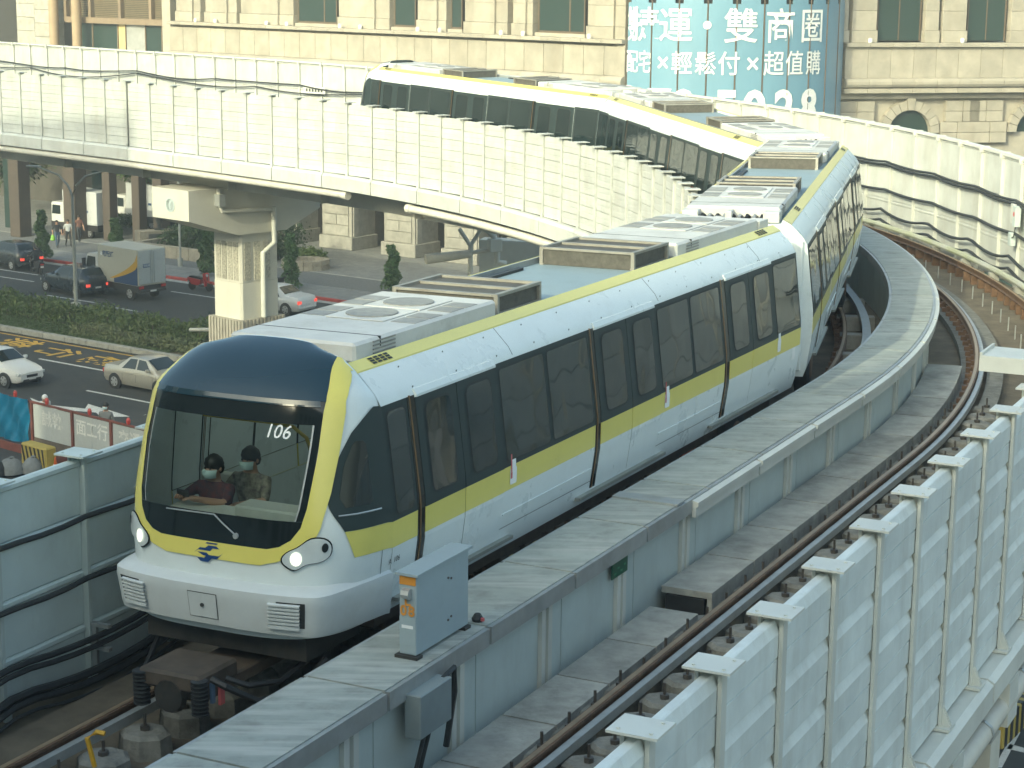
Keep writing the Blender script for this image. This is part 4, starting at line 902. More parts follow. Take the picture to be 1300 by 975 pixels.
MB().tube([(.05, .3, .4), (.06, .5, .45), (.04, .55, .2), (-.02, .5, -.35)], .03, 6).tube([(.03, .1, 0), (.02, -.1, -.4), (0, -.3, -.62)], .022, 6).tube([(.03, .0, 0), (.02, -.2, -.4), (0, -.4, -.65)], .022, 6).build('lead', CABLE, jb2)
sgp = near_s(G(770, 745, ZW - .3))
gs = thing('sign_plate', 'small dark green plate hanging below the walkway edge', 'sign', at(sgp + .8, .36, ZW - .42), -yaw_at(sgp))
MB().box(0, .012, -.22, .22, 0, .19).build('plate', mat('green_enamel', (.012, .09, .045), .4, var=.1), gs)
for k in range(4): MB().box(.0125, .015, -.17 + k * .09, -.11 + k * .09, .04 + (k % 2) * .05, .06 + (k % 2) * .05).build('printed_mark', mat('green_print', (.10, .28, .16), .6), gs)
knob = thing('cable_stub', 'small dark cable stub with red tip behind the signal cabinet', 'cable', at(sb + .62, .25, ZW), 0)
MB().lathe((0, 0, .0), [(.05, 0), (.06, .03), (.03, .08)], 10).build('body', BLACKR, knob); MB().lathe((0.05, -.05, .02), [(.02, 0), (.02, .03)], 8).build('tip', mat('red_badge', (.5, .12, .12)), knob)
rope = [(at(s, 3.45 + .06 * math.sin(s * 1.7), ZD + .03)) for s in np.linspace(14, 34, 60)]
tag(MB().tube(rope, .014, 5).build('cable', mat('orange_cable', (.35, .09, .02), .6)), 'thin orange cable lying beside the plinths near the right barrier', 'cable')
ys = thing('yellow_lever', 'small yellow lever on the guide beam in front of the train nose', 'lever', at(17.35, -2.35, ZD + .28), -yaw_at(17))
MB().tube([(.0, 0, 0), (-.06, -.02, .28), (.02, .02, .34), (.1, .04, .33)], .025, 6).build('arm', mat('yellow_paint', (.6, .36, .03), .5), ys)

# ================================================================ stone building: long upper facade
STONE = mat('beige_stone', (.36, .335, .275), .85, var=.16, scale=1.2, bump=.15, dirt=.35, dscale=.8, dcol=(.27, .22, .15), streak=.35)
STONE2 = mat('grey_granite', (.34, .33, .29), .85, var=.2, scale=2.5, bump=.3, dirt=.4, dscale=1.5, dcol=(.18, .17, .14))
BGLASS = darkglass('building_glass', (.03, .05, .045), .08, .6, .06)
WFRAME = mat('bronze_window_frame', (.12, .09, .06), .5, var=.1)
DARKIN = mat('dark_interior', (.03, .03, .027), .8, var=.2)
FY = R(-47); FP = (-11.2, 125.5); FU = np.array([-math.sin(FY), -math.cos(FY)]); FROT = math.atan2(FU[1], FU[0])
def fz(px, py): q = PL(px, py, FP, FY); return q
FO = PL(793, 80, FP, FY)
def fu(px, py): q = PL(px, py, FP, FY); return float((q[:2] - FO[:2]) @ FU), float(q[2])
fac = thing('stone_building', 'beige stone building with deep ledge behind the rear cars', 'building', (FO[0], FO[1], 0), FROT)
uL = fu(215, 40)[0]; zc = 14.1; zt = 11.95
MB().box(uL, -.02, .3, 14, 8.0, zc - .02).build('lower_wall', STONE, fac)
MB().box(uL - .1, 0, .9, 14, zc + .2, 30).build('upper_wall', STONE, fac)
n_ = 27; wd = -uL / n_
pme = MB().box(.012, wd - .012, 0, .299, 0, zc - zt - .55, .012).mesh('stone_panel', STONE)
tor = MB(); prof = [(.0, 0), (-.22, .06), (-.32, .22), (-.34, .38), (-.28, .52), (-.12, .62), (.0, .64)]
tor.prism(prof, .008, wd - .008, 'x'); tme = tor.mesh('stone_roll', STONE)
tme.polygons.foreach_set('use_smooth', [True] * len(tme.polygons)); tme.set_sharp_from_angle(angle=R(50))
lme = MB().box(.006, wd - .006, -.28, .9, 0, .22, .02).mesh('ledge_stone', STONE)
lo_ = MB().box(.01, wd - .01, 0.05, .299, 0, 2.2, .012).mesh('stone_panel', STONE)
for k in range(n_):
    u = uL + k * wd
    link('stone_panel', pme, fac, (u, 0, zt + .25)); link('stone_roll', tme, fac, (u, 0, zt - .4)); link('ledge_stone', lme, fac, (u, 0, zc - .14)); link('stone_panel', lo_, fac, (u, 0, zt - 2.7))
# windows and pilasters over the ledge, by pixel columns
for (a, b) in ((372, 421), (494, 521), (566, 580), (677, 736)):
    u0, z0 = fu(a, 20); u1, _ = fu(b, 20)
    w_ = MB().box(u0, u1, .5, .9, zc + .28, 18).build('window_recess', DARKIN, fac)
    MB().box(u0 + .08, u1 - .08, .47, .495, zc + .4, 18).build('pane', BGLASS, w_); um = u0 + (u1 - u0) * .68
    fr = MB().box(u0, u0 + .08, .44, .5, zc + .28, 18).box(u1 - .08, u1, .44, .5, zc + .28, 18).box(u0 + .08, u1 - .08, .44, .5, zc + .28, zc + .40)
    if b - a > 30: fr.box(um - .05, um + .05, .44, .5, zc + .4, 18)
    fr.build('frame', WFRAME, w_)
    MB().box(u0 - .15, u1 + .15, .3, .6, zc + .085, zc + .28).build('sill', STONE, w_)
for (a, b) in ((300, 368), (424, 490), (524, 562), (584, 640), (645, 672), (740, 790), (218, 250), (255, 296)):
    u0, _ = fu(a, 20); u1, _ = fu(b, 20)
    for (f0, f1, dep) in ((0, 1, .35), (.25, .75, .18)):
        ua, ub_ = u0 + (u1 - u0) * f0, u0 + (u1 - u0) * f1
        for k, (z0, z1) in enumerate(((zc + .085, zc + .75), (zc + .762, zc + 1.9), (zc + 1.91, zc + 3.2), (zc + 3.21, zc + 4.4))):
            MB().box(ua + (0 if k == 0 else .06), ub_ - (0 if k == 0 else .06), dep - (.08 if k == 0 else 0), .92, z0, z1, .015).build('pilaster_stone', STONE, fac)
LW = mat('white_lamp_housing', (.8, .8, .78), .4, var=0)
ORD = ('first', 'second', 'third', 'fourth', 'fifth', 'sixth', 'seventh', 'eighth', 'ninth', 'tenth', 'eleventh')
for i, px in enumerate((250, 275, 340, 366, 433, 459, 532, 560, 638, 666, 750)):
    u, _ = fu(px, 25); tag(MB().lathe((0, 0, 0), [(.10, 0), (.12, .06), (.12, .22), (.06, .26)], 10).build('spot_lamp', LW, None, loc=tuple(FO[:2] + FU * u + np.array([-.669, -.743]) * .12) + (zc + .081,)), ORD[i] + ' small white spot lamp from the left on the stone ledge', 'lamp', 'spot lamps on the stone ledge')
MB().box(-.6, .0, .02, 1.2, 8.0, zc - .02).build('corner_pier', STONE, fac)
# ================================================================ right wing
RY = R(75); RO = np.array([18.9, 113.2]); RU = np.array([math.sin(RY), math.cos(RY)]); RROT = math.atan2(RU[1], RU[0])
def ru(px, py): q = PL(px, py, RO, RY); return float((q[:2] - RO) @ RU), float(q[2])
rw = thing('stone_building', 'beige stone wing with arched windows at upper right', 'building', (RO[0], RO[1], 0), RROT)
zc2 = ru(1180, 57)[1]; zt2 = ru(1180, 105)[1]; zl2 = ru(1180, 118)[1]; uR = ru(1330, 60)[0]
MB().box(-.2, uR, .8, 12, zc2 + .2, 30).build('upper_wall', STONE, rw)
MB().box(-.2, uR, .3, 12, zl2 + .3, zc2 - .01).build('middle_wall', STONE, rw)
n_ = 9; wd2 = (uR + .2) / n_
for k in range(n_):
    u = -.2 + k * wd2
    MB().box(u + .006, u + wd2 - .006, -.25, .8, zc2 - .12, zc2 + .12, .02).build('ledge_stone', STONE, rw)
    MB().box(u + .01, u + wd2 - .01, .0, .299, zt2 + .28, zc2 - .125, .012).build('stone_panel', STONE, rw)
    q_ = MB(); q_.prism([(0, 0), (-.22, .05), (-.32, .2), (-.33, .36), (-.26, .5), (0, .56)], u + .008, u + wd2 - .008, 'x'); q_.v = [(x, y, z + zt2 - .28) for x, y, z in q_.v]; q_.build('stone_roll', STONE, rw)
    MB().box(u + .006, u + wd2 - .006, -.1, .299, zl2, zt2 - .3, .015).build('ledge_stone', STONE, rw)
for (a, b) in ((1118, 1174), (1233, 1282)):
    u0, _ = ru(a, 20); u1, _ = ru(b, 20); w_ = MB().box(u0, u1, .5, .82, zc2 + .2, 19).build('window_recess', DARKIN, rw)
    MB().box(u0 + .08, u1 - .08, .47, .495, zc2 + .25, 19).build('pane', BGLASS, w_)
    MB().box(u0, u0 + .08, .44, .5, zc2 + .2, 19).box(u1 - .08, u1, .44, .5, zc2 + .2, 19).box((u0 + u1) / 2 - .03, (u0 + u1) / 2 + .03, .44, .5, zc2 + .25, 19).build('frame', WFRAME, w_)
for (a, b) in ((1062, 1080), (1083, 1116), (1176, 1195), (1198, 1230), (1285, 1320)):
    u0, _ = ru(a, 20); u1, _ = ru(b, 20)
    for k, (z0, z1) in enumerate(((zc2 + .125, zc2 + .8), (zc2 + .81, zc2 + 1.9), (zc2 + 1.91, zc2 + 3.2), (zc2 + 3.21, zc2 + 4.5))):
        MB().box(u0 + (0 if k == 0 else .05), u1 - (0 if k == 0 else .05), .15 - (.1 if k == 0 else 0), .82, z0, z1, .015).build('pilaster_stone', STONE, rw)
for i, px in enumerate((1104, 1221)): 
    u, _ = ru(px, 50); p = RO + RU * u + np.array([RU[1], -RU[0]]) * .1
    tag(MB().lathe((0, 0, 0), [(.10, 0), (.12, .06), (.12, .22), (.06, .26)], 10).build('spot_lamp', LW, None, loc=(p[0], p[1], zc2 + .125)), ('left', 'right')[i] + ' white spot lamp on the ledge of the right stone wing', 'lamp', 'spot lamps on the right wing ledge')
# arcade below: wall with two arched openings and voussoirs
ar_ = [(1160, 148, 1160 - 1128), (1318, 148, 36)]
MB().box(-.2, uR, .9, 12, 2, zl2 + .29).build('arcade_wall', STONE, rw)
MB().box(-.2, uR, .45, .9, zl2 - .35, zl2 - .003).build('arcade_lintel', STONE, rw)
uc = [ru(1160, 160)[0], ru(1322, 160)[0]]; rad = 1.35; zs_ = zl2 - 1.0 - rad
for k, u in enumerate(uc):
    a_ = MB().prism([(u + rad * math.cos(R(t)), zs_ + rad * math.sin(R(t))) for t in range(0, 181, 12)], .86, .895, 'y').build('arched_window', BGLASS, rw)
    for j in range(11):
        t0, t1 = R(j * 180 / 11 + .5), R((j + 1) * 180 / 11 - .5); ro = rad + (.75 if j == 5 else .55)
        MB().prism([(u + r_ * math.cos(t), zs_ + r_ * math.sin(t)) for r_, t in ((rad, t0), (rad, t1), (ro, t1), (ro, t0))], .40 if j == 5 else .47, .86, 'y').build('voussoir', STONE, rw)
    for j in range(4):
        for sgn in (-1, 1):
            for i_ in range(2):
                x0 = u + sgn * (rad + .62 + i_ * 1.1 + (.3 if j > 1 else 0)); x1 = x0 + sgn * 1.06
                if min(x0, x1) < -.2 or max(x0, x1) > uR: continue
                MB().box(min(x0, x1), max(x0, x1), .5, .89, zs_ - .6 + j * .62, zs_ - .6 + j * .62 + .60, .015).build('stone_block', STONE, rw)
# ================================================================ curved billboard on the rounded corner
A_ = FO[:2] + FU * .15; B_ = RO - RU * .35; ch_ = B_ - A_; cl_ = np.linalg.norm(ch_); Rb = cl_ / 2 / math.sin(R(58)); nb = np.array([ch_[1], -ch_[0]]) / cl_
if nb[1] > 0: nb = -nb
Cb = (A_ + B_) / 2 - nb * Rb * math.cos(R(58)); a0 = math.atan2(A_[1] - Cb[1], A_[0] - Cb[0]); a1 = math.atan2(B_[1] - Cb[1], B_[0] - Cb[0])
if a1 < a0: a1 += 2 * math.pi
bb = thing('billboard', 'curved blue billboard with white lettering on the rounded corner', 'billboard', (Cb[0], Cb[1], 0))
BBL = mat('billboard_blue', (.17, .31, .41), .4, var=.05, scale=.6, coat=.2); BBW = mat('billboard_white', (.82, .83, .80), .5, var=0)
arc = lambda f, r: (r * math.cos(a0 + (a1 - a0) * f), r * math.sin(a0 + (a1 - a0) * f))
MB().prism([arc(f, Rb - .25) for f in np.linspace(0, 1, 25)], 4, 22, 'z').build('core', DARKIN, bb)
NP = 10; ZTOP = ZAT(925, 5, np.linalg.norm(Cb) - Rb)
for k in range(NP):
    f0, f1 = k / NP + .003, (k + 1) / NP - .003; ff = np.linspace(f0, f1, 6)
    P_ = [arc(f, Rb) for f in ff] + [arc(f, Rb - .06) for f in ff[::-1]]
    MB().prism(P_, 7, ZTOP, 'z').build('billboard_panel', BBL, bb)
    # slit widens into a notch at the top
    e0 = .012; P_ = [arc(f, Rb) for f in np.linspace(f0 + e0, f1 - e0, 6)] + [arc(f, Rb - .06) for f in np.linspace(f1 - e0, f0 + e0, 6)]
    MB().prism(P_, ZTOP + .001, 21, 'z').build('billboard_panel', BBL, bb)
    if k: MB().tube([(*arc(k / NP, Rb + .01), 7), (*arc(k / NP, Rb + .01), 21)], .035, 6).build('tension_rod', WFRAME, bb)
arcL = Rb * (a1 - a0)
def on_bb(f, z): return lambda x, y: (*arc(f + x / arcL, Rb + .05), z + y)
Zb = lambda py: ZAT(925, py, np.linalg.norm(Cb) - Rb)
for ch, px in (('捷', 813), ('運', 858), ('・', 897), ('雙', 942), ('商', 991), ('圈', 1031), ('雙', 793)): pass
def f_of(px):      # panel fraction seen at a pixel column
    return min(np.linspace(0, 1, 800), key=lambda f: abs(px - (lambda p: CX + FPX * ((p - CAM) @ rt) / ((p - CAM) @ fw))(np.array([Cb[0] + arc(f, Rb)[0], Cb[1] + arc(f, Rb)[1], 15.]))))
for ch, px in (('雙', 796), ('捷', 819), ('運', 858), ('・', 898), ('雙', 941), ('商', 991), ('圈', 1031)):
    lettering(ch, 1.95, BBW, bb, on_bb(f_of(px) if px > 800 else f_of(819) * .30, Zb(36)), bold=.016, sx=(.9 if px == 819 else 1) if px > 800 else .28)
for ch, px, sz in (('配', 802, 1.3), ('宅', 820, 1.3), ('×', 843, 1.5), ('輕', 867, 1.3), ('鬆', 897, 1.3), ('付', 927, 1.35), ('×', 957, 1.6), ('超', 984, 1.4), ('值', 1010, 1.4), ('購', 1034, 1.4)):
    lettering(ch, sz, BBW, bb, on_bb(f_of(px) if px > 805 else f_of(820) * .33, Zb(83)), bold=.010, sx=.92 if px > 821 else .62)
for ch, px in (('7', 838), ('5', 868), ('0', 880), ('5', 925), ('0', 961), ('2', 999), ('8', 1030)):
    if ch != '5' or px > 900: lettering(ch, 2.6, BBW, bb, on_bb(f_of(px if px != 880 else 870), Zb(140)), bold=.09)
lettering('2', 2.6, BBW, bb, on_bb(f_of(803), Zb(138)), bold=.09)
# ================================================================ upper-left block: columns, blinds, shopfront
LP_ = (FO[0] + FU[0] * (uL - 2), FO[1] + FU[1] * (uL - 2)); LY = R(-52)
LU = np.array([-math.sin(LY), -math.cos(LY)]); LO = PL(215, 60, (LP_[0] - .1, LP_[1] + 2.0), LY)
def lu(px, py): q = PL(px, py, LO[:2], LY); return float((q[:2] - LO[:2]) @ LU), float(q[2])
lb = thing('office_building', 'brown-columned building with blinds and shopfront glass at upper left', 'building', (LO[0], LO[1], 0), math.atan2(LU[1], LU[0]))
uA = lu(-40, 50)[0]; zb_ = lu(100, 60)[1] - 2.5
MB().box(uA, -.05, 1.6, 12, 7, 24).build('back_wall', DARKIN, lb)
BRST = mat('brown_stone', (.22, .17, .115), .8, var=.12, scale=2, dirt=.3, dscale=1.5, dcol=(.12, .09, .06))
u0, u1 = lu(15, 40)[0], lu(60, 40)[0]
for k in range(7):
    MB().box(u0, (u0 + u1) / 2 - .01, .5, 1.59, 9 + k * 1.0, 9.98 + k * 1.0, .015).build('stone_block', STONE2, lb); MB().box((u0 + u1) / 2 + .01, u1, .5, 1.59, 8.6 + k * 1.0, 9.58 + k * 1.0, .015).build('stone_block', STONE2, lb)
COLM = mat('tan_column', (.33, .25, .16), .7, var=.1, scale=2)
for px in (66, 95):
    u = lu(px, 40)[0]; MB().lathe((u, .2, 0), [(.36, 8), (.36, 20)], 16).build('column', COLM, lb, smooth=True)
for (a, b) in ((72, 100), (103, 134), (141, 172), (180, 209)):
    ua, ub_ = lu(a, 10)[0], lu(b, 10)[0]; z0 = lu(140, 24)[1]
    w_ = MB().box(ua, ub_, 1.3, 1.59, z0, z0 + 4).build('blind_window', DARKIN, lb)
    for k in range(20): MB().box(ua + .03, ub_ - .03, 1.2, 1.29, z0 + .05 + k * .13, z0 + .13 + k * .13).build('blind_slat', mat('brown_blind', (.16, .13, .08), .7, var=.15), w_)
    MB().box(ua - .32, ua - .04, .9, 1.5, z0 - .3, z0 + 4).build('mullion', BRST, lb)
ua, ub_ = lu(72, 28)[0], lu(214, 28)[0]; z0 = lu(140, 31)[1]
MB().box(ua, ub_, .8, 1.4, z0, z0 + .42).build('transom', BRST, lb)
for (a, b, m_) in ((78, 100, BGLASS), (102, 132, BGLASS), (134, 142, mat('lit_sign_yellow', (.5, .42, .2), .5)), (144, 167, mat('pale_shop_panel', (.33, .34, .33), .5, var=.15)), (169, 188, BGLASS), (190, 213, DARKIN)):
    u0, u1 = lu(a, 50)[0], lu(b, 50)[0]; w_ = MB().box(u0, u1, 1.25, 1.55, zb_ - 2, z0 - .02).build('shop_pane', m_, lb)
    MB().box(u0 - .06, u0, 1.15, 1.3, zb_ - 2, z0 - .02).build('frame', BRST, w_)
MB().box(-.9, -.05, .2, 1.5, 7, 24).build('end_pier', STONE, lb)
# ================================================================ ground-floor colonnade along the street (q = 95)
cn = thing('stone_building', 'granite colonnade ground floor behind the plaza', 'building', RP(-60, 96.5, .15), math.atan2(RD[1], RD[0]))
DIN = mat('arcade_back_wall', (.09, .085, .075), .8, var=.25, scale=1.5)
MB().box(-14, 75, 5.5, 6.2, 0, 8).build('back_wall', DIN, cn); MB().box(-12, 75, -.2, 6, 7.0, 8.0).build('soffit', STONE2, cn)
for px, py in ((415, 318), (492, 328), (566, 338), (640, 349), (345, 309), (715, 358)):
    r, q = rq(px, py, .15); x = r + 60
    ps = thing_part('pier_core', MB().box(x - 1.25, x + 1.25, -1.3, 1.0, 0, 7), STONE2, cn)
    for k in range(9):
        z = .9 + k * .68
        for (xa, xb) in ((x - 1.0, x - .02), (x + .02, x + 1.0)) if k % 2 else ((x - 1.0, x + 1.0),):
            MB().box(xa, xb, -1.38, -1.301, z, z + .65, .02).build('granite_block', STONE2, ps)
    MB().box(x - 1.4, x + 1.4, -1.5, 1.1, 0, .85, .04).build('plinth', STONE2, ps)
    MB().box(x + 1.251, x + 1.33, -1.2, -.7, .86, 6.9, .02).build('pilaster_strip', STONE2, ps)
for k in range(14):
    x = -2 + k * 4.0; w_ = MB().box(x, x + 1.8, 5.3, 5.49, .1, 3.6).build('shop_window', BGLASS, cn)
    MB().box(x - .08, x, 5.2, 5.5, 0, 3.7).box(x + 1.8, x + 1.88, 5.2, 5.5, 0, 3.7).build('frame', WFRAME, w_)
# tall thin columns of the lower-left arcade
DBR = mat('dark_brown_column', (.075, .06, .048), .7, var=.15, scale=2)
for px, py, wdt in ((27, 300, 1.0), (97, 303, 1.1), (141, 305, .7), (178, 306, .7), (206, 308, .8), (247, 300, 1.0), (322, 296, .9)):
    r, q = rq(px, py, .15); tag(MB().box(-wdt / 2, wdt / 2, -wdt / 2, wdt / 2, 0, 9.5, .03).build('arcade_column', DBR, cn, loc=(r + 60, q - 96.5, 0)))
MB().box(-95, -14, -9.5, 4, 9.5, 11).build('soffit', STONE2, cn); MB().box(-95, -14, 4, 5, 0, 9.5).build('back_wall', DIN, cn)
for (a, b, py) in ((112, 128, 300), (258, 268, 300), (0, 14, 296), (287, 300, 296)):
    r, q = rq((a + b) / 2, py, .15); MB().box(r + 59.4, r + 60.6, q - 96.0, q - 95.8, .3, 7).build('glass_panel', BGLASS, cn)
# ================================================================ unseen blocks, added and sized to shade the near tracks and street
SH = np.array([-.55, -.835]) / np.linalg.norm([-.55, -.835]); SE = np.array([-SH[1], SH[0]])
OFFM = mat('shade_block_tile', (.50, .50, .45), .7, var=.1, scale=.5)  # pale so the unseen blocks bounce light into the shade
def block(label, t0, t1, c0, c1, h):
    b = thing('shade_block', label, 'building', (0, 0, 0)); mb = MB().box(0, 1, 0, 1, 0, 1); 
    def P_(t, c, z): p = SH * t + SE * c; return (p[0], p[1], z)
    MB().add([P_(t, c, z) for z in (0, h) for t, c in ((t0, c0), (t1, c0), (t1, c1), (t0, c1))], [(0, 3, 2, 1), (4, 5, 6, 7), (0, 1, 5, 4), (1, 2, 6, 5), (2, 3, 7, 6), (3, 0, 4, 7)]).build('wall', OFFM, b)
    nn = int((c1 - c0) / 3)
    for fl in range(int(h / 3.6) - 1):
        for k in range(nn):
            ca = c0 + (k + .2) * (c1 - c0) / nn; cb_ = c0 + (k + .8) * (c1 - c0) / nn; z = 2 + fl * 3.6; tt = t0 - .02
            MB().add([P_(tt, ca, z), P_(tt, cb_, z), P_(tt, cb_, z + 2), P_(tt, ca, z + 2)], [(0, 1, 2, 3)]).build('window', BGLASS, b)
    return b
block('tall tiled unseen block added behind the viewpoint to shade the near tracks', 14, 30, -12.4, 12, 35)
block('lower tiled unseen block added left of the tracks to shade the leading car', 4, 18, -30, -12.0, 24)
block('middle tiled unseen block added left of the tracks to shade the construction fence', 4, 18, -53.5, -30.1, 28)
block('tall tiled unseen block added far left to shade the barrier and street there', 6, 26, -110, -54, 41)
# ================================================================ vegetation
HEDGE = leafmat('hedge_leaves', (.075, .12, .03), (.12, .17, .04), (.19, .19, .045))
HEDGE2 = leafmat('dry_grass_leaves', (.12, .15, .06), (.18, .20, .09), (.10, .12, .05))
TREE = leafmat('tree_leaves', (.05, .10, .03), (.08, .14, .035), (.11, .16, .04))
DTREE = leafmat('dark_shrub_leaves', (.025, .05, .02), (.045, .08, .025), (.06, .09, .03))
BARK = mat('bark', (.10, .075, .05), .9, var=.3, scale=8)
STONEP = mat('planter_stone', (.30, .27, .21), .9, var=.2, scale=3, dirt=.4, dscale=2, dcol=(.16, .14, .1))
def hedge(label, r0, r1, q0, q1, h, n, m, size, seed, zb=.12):
    r_ = np.random.default_rng(seed); a = r_.uniform(r0, r1, n); b = q0 + (q1 - q0) * r_.random(n)
    top = h * (.72 + .28 * np.sin(a * 1.3 + 1) * np.sin(b * 2.1 + a * .4) + .14 * r_.normal(size=n)); edge = np.minimum(b - q0, q1 - b) / ((q1 - q0) / 2)
    z = zb + np.abs(top) * np.minimum(1, .35 + edge * 1.4) * np.sqrt(r_.random(n))
    pts = np.stack([RD[0] * a + RQ[0] * b, RD[1] * a + RQ[1] * b, z], 1); o = pts.mean(0) * [1, 1, 0]
    t = thing('hedge', label, 'hedge', tuple(o)); leaf_obj('foliage', pts - o, size, m, t, seed)
    st = MB(); 
    for k in range(40):
        x = r_.uniform(r0, r1); y = r_.uniform(q0 + .2, q1 - .2); p = np.array(RP(x, y, zb)) - o; st.tube([p, p + np.array([r_.normal() * .1, r_.normal() * .1, h * .7])], .02, 4)
    tag(st.build('stem', BARK, t), kind='stuff'); return t
rA, rB = rq(-12, 395)[0], rq(272, 440)[0]
hedge('leafy green hedge along the median behind the silver car', rA - 3, rB, 65.6, 68.3, 1.0, 15000, HEDGE, .10, 1)
hedge('pale grassy planting in front of the median hedge near the pillar', rq(100, 425)[0], rB + 1, 64.2, 65.5, .55, 5000, HEDGE2, .10, 2)
GR = leafmat('lawn_blades', (.05, .085, .02), (.08, .12, .03), (.10, .11, .04))
r_ = np.random.default_rng(5); a = r_.uniform(rA - 4, rB, 14000); b = r_.uniform(63.5, 65.8, 14000)
tag(leaf_obj('grass', np.stack([RD[0] * a + RQ[0] * b, RD[1] * a + RQ[1] * b, .13 + .07 * r_.random(14000)], 1), .06, GR, None, 6), 'short grass strip between the median kerb and the hedge', 'grass', kind='stuff')
def topiary(label, px, py, h, seed):
    p = G(px, py, .15); t = thing('columnar_shrub', label, 'shrub', tuple(p), 0, 'clipped columnar shrubs along the pavement')
    r_ = np.random.default_rng(seed); n = 1700; z = .2 + (h - .2) * r_.random(n); ph = r_.uniform(0, 2 * math.pi, n)
    rad = (.50 - .30 * z / h) * (1 + .30 * np.sin(z * 6 + ph + seed)) * np.sqrt(r_.uniform(.15, 1.3, n)); 
    leaf_obj('foliage', np.stack([rad * np.cos(ph) + .06 * np.sin(z * 3 + seed), rad * np.sin(ph), z], 1), .105, TREE, t, seed)
    MB().tube([(0, 0, 0), (.02, 0, h * .5), (0, 0, h * .9)], [.05, .035, .01], 6).build('trunk', BARK, t)
for i, (px, py, h, lb_) in enumerate(((54, 331, 3.1, 'columnar shrub beside the dark car at far left'), (148, 317, 2.0, 'slim columnar shrub left of the small truck top'), (263, 350, 2.9, 'columnar shrub just left of the pillar'), (370, 367, 3.1, 'columnar shrub just right of the pillar'), (498, 370, 2.6, 'lone columnar shrub above the train roof'))): topiary(lb_, px, py, h, 11 + i)
def bush(label, px, py, rx, h, n, m, seed, sz=.10, name='bush', trunk=0.):
    p = G(px, py, .15); t = thing(name, label, name.split('_')[-1], tuple(p)); r_ = np.random.default_rng(seed)
    v = r_.normal(size=(n, 3)); v /= np.linalg.norm(v, axis=1)[:, None]; rad = r_.uniform(.35, 1, n) ** .5 * (1 + .28 * np.sin(v[:, 0] * 5 + seed) * np.cos(v[:, 1] * 6) + .12 * r_.normal(size=n))
    pts = v * rad[:, None] * [rx, rx * .8, h / 2] + [0, 0, h / 2 + trunk]; pts = pts[pts[:, 2] > .03]
    leaf_obj('crown' if trunk else 'foliage', pts, sz, m, t, seed)
    MB().tube([(0, 0, 0), (.03, 0, trunk + h * .3), (.1, .05, trunk + h * .6)], [.09, .07, .02], 6).tube([(0, 0, trunk + .1), (rx * .4, .1, trunk + h * .5)], [.05, .015], 5).tube([(0, 0, trunk + .1), (-rx * .4, -.1, trunk + h * .55)], [.05, .015], 5).build('trunk', BARK, t)
bush('dark clipped bush in the planter left of the pillar', 245, 318, 1.8, 1.7, 3500, DTREE, 21); bush('dark shrub rising behind the pillar at its right', 352, 330, 1.6, 2.8, 4000, DTREE, 22)
bush('low flowering bush in the round planter right of the pillar', 392, 334, 1.1, .9, 2000, HEDGE, 23); bush('small low bush in the planter beside the statue', 212, 314, 1.1, .8, 1500, TREE, 24)
bush('low hedge bush in front of the arcade at left', 165, 288, 2.6, 1.0, 3000, DTREE, 25); bush('second low hedge bush under the small tree', 195, 285, 2.0, 1.0, 2400, DTREE, 26)
bush('small tree with light green crown under the guideway', 190, 290, 2.2, 2.6, 4500, TREE, 27, .13, 'plaza_tree', 3.2)
bush('dark foliage behind the arcade columns at far left', 18, 270, 2.6, 3.4, 3500, DTREE, 28, .14, 'plaza_tree', 2.2)
pn = thing('planter', 'long low stone planter wall left of the pillar', 'planter', tuple(G(235, 330, .15)), math.atan2(RD[1], RD[0]))
for k in range(9): MB().box(-4.6 + k * 1.02, -3.6 + k * 1.02, -.2, .2, 0, .75, .02).build('wall_stone', STONEP, pn)
for k in range(3): MB().box(-4.6, -4.2, .2 + k * 1.0, 1.19 + k * 1.0, 0, .75, .02).build('wall_stone', STONEP, pn)
pr = thing('planter', 'round stone planter right of the pillar', 'planter', tuple(G(388, 341, .15)))
for k in range(16):
    t0, t1 = 2 * math.pi * k / 16 + .01, 2 * math.pi * (k + 1) / 16 - .01
    for j in range(2): MB().prism([(1.45 * math.cos(t0), 1.2 * math.sin(t0)), (1.45 * math.cos(t1), 1.2 * math.sin(t1)), (1.15 * math.cos(t1), .9 * math.sin(t1)), (1.15 * math.cos(t0), .9 * math.sin(t0))], j * .3, j * .3 + .29, 'z').build('wall_stone', STONEP, pr)
sl = thing('statue', 'dark bronze statue of a slender twisting form on a stone block', 'statue', tuple(G(203, 313, .15)), .5)
MB().box(-1.5, 1.5, -.5, .5, 0, 1.1, .03).build('stone_base', STONEP, sl); MB().box(-.9, .9, -.51, -.501, .3, .9).build('inscription_panel', mat('dark_slate', (.08, .085, .09), .6), sl)
MB().lathe((0, 0, 1.1), [(.35, 0), (.35, .06), (.16, .1), (.12, .3), (.24, .6), (.20, .8), (.30, 1.15), (.32, 1.5), (.24, 1.8), (.10, 2.0), (.08, 2.3), (.02, 2.45)], 9).build('figure', mat('dark_bronze', (.035, .04, .04), .45, metal=.4, var=.2), sl, smooth=True)

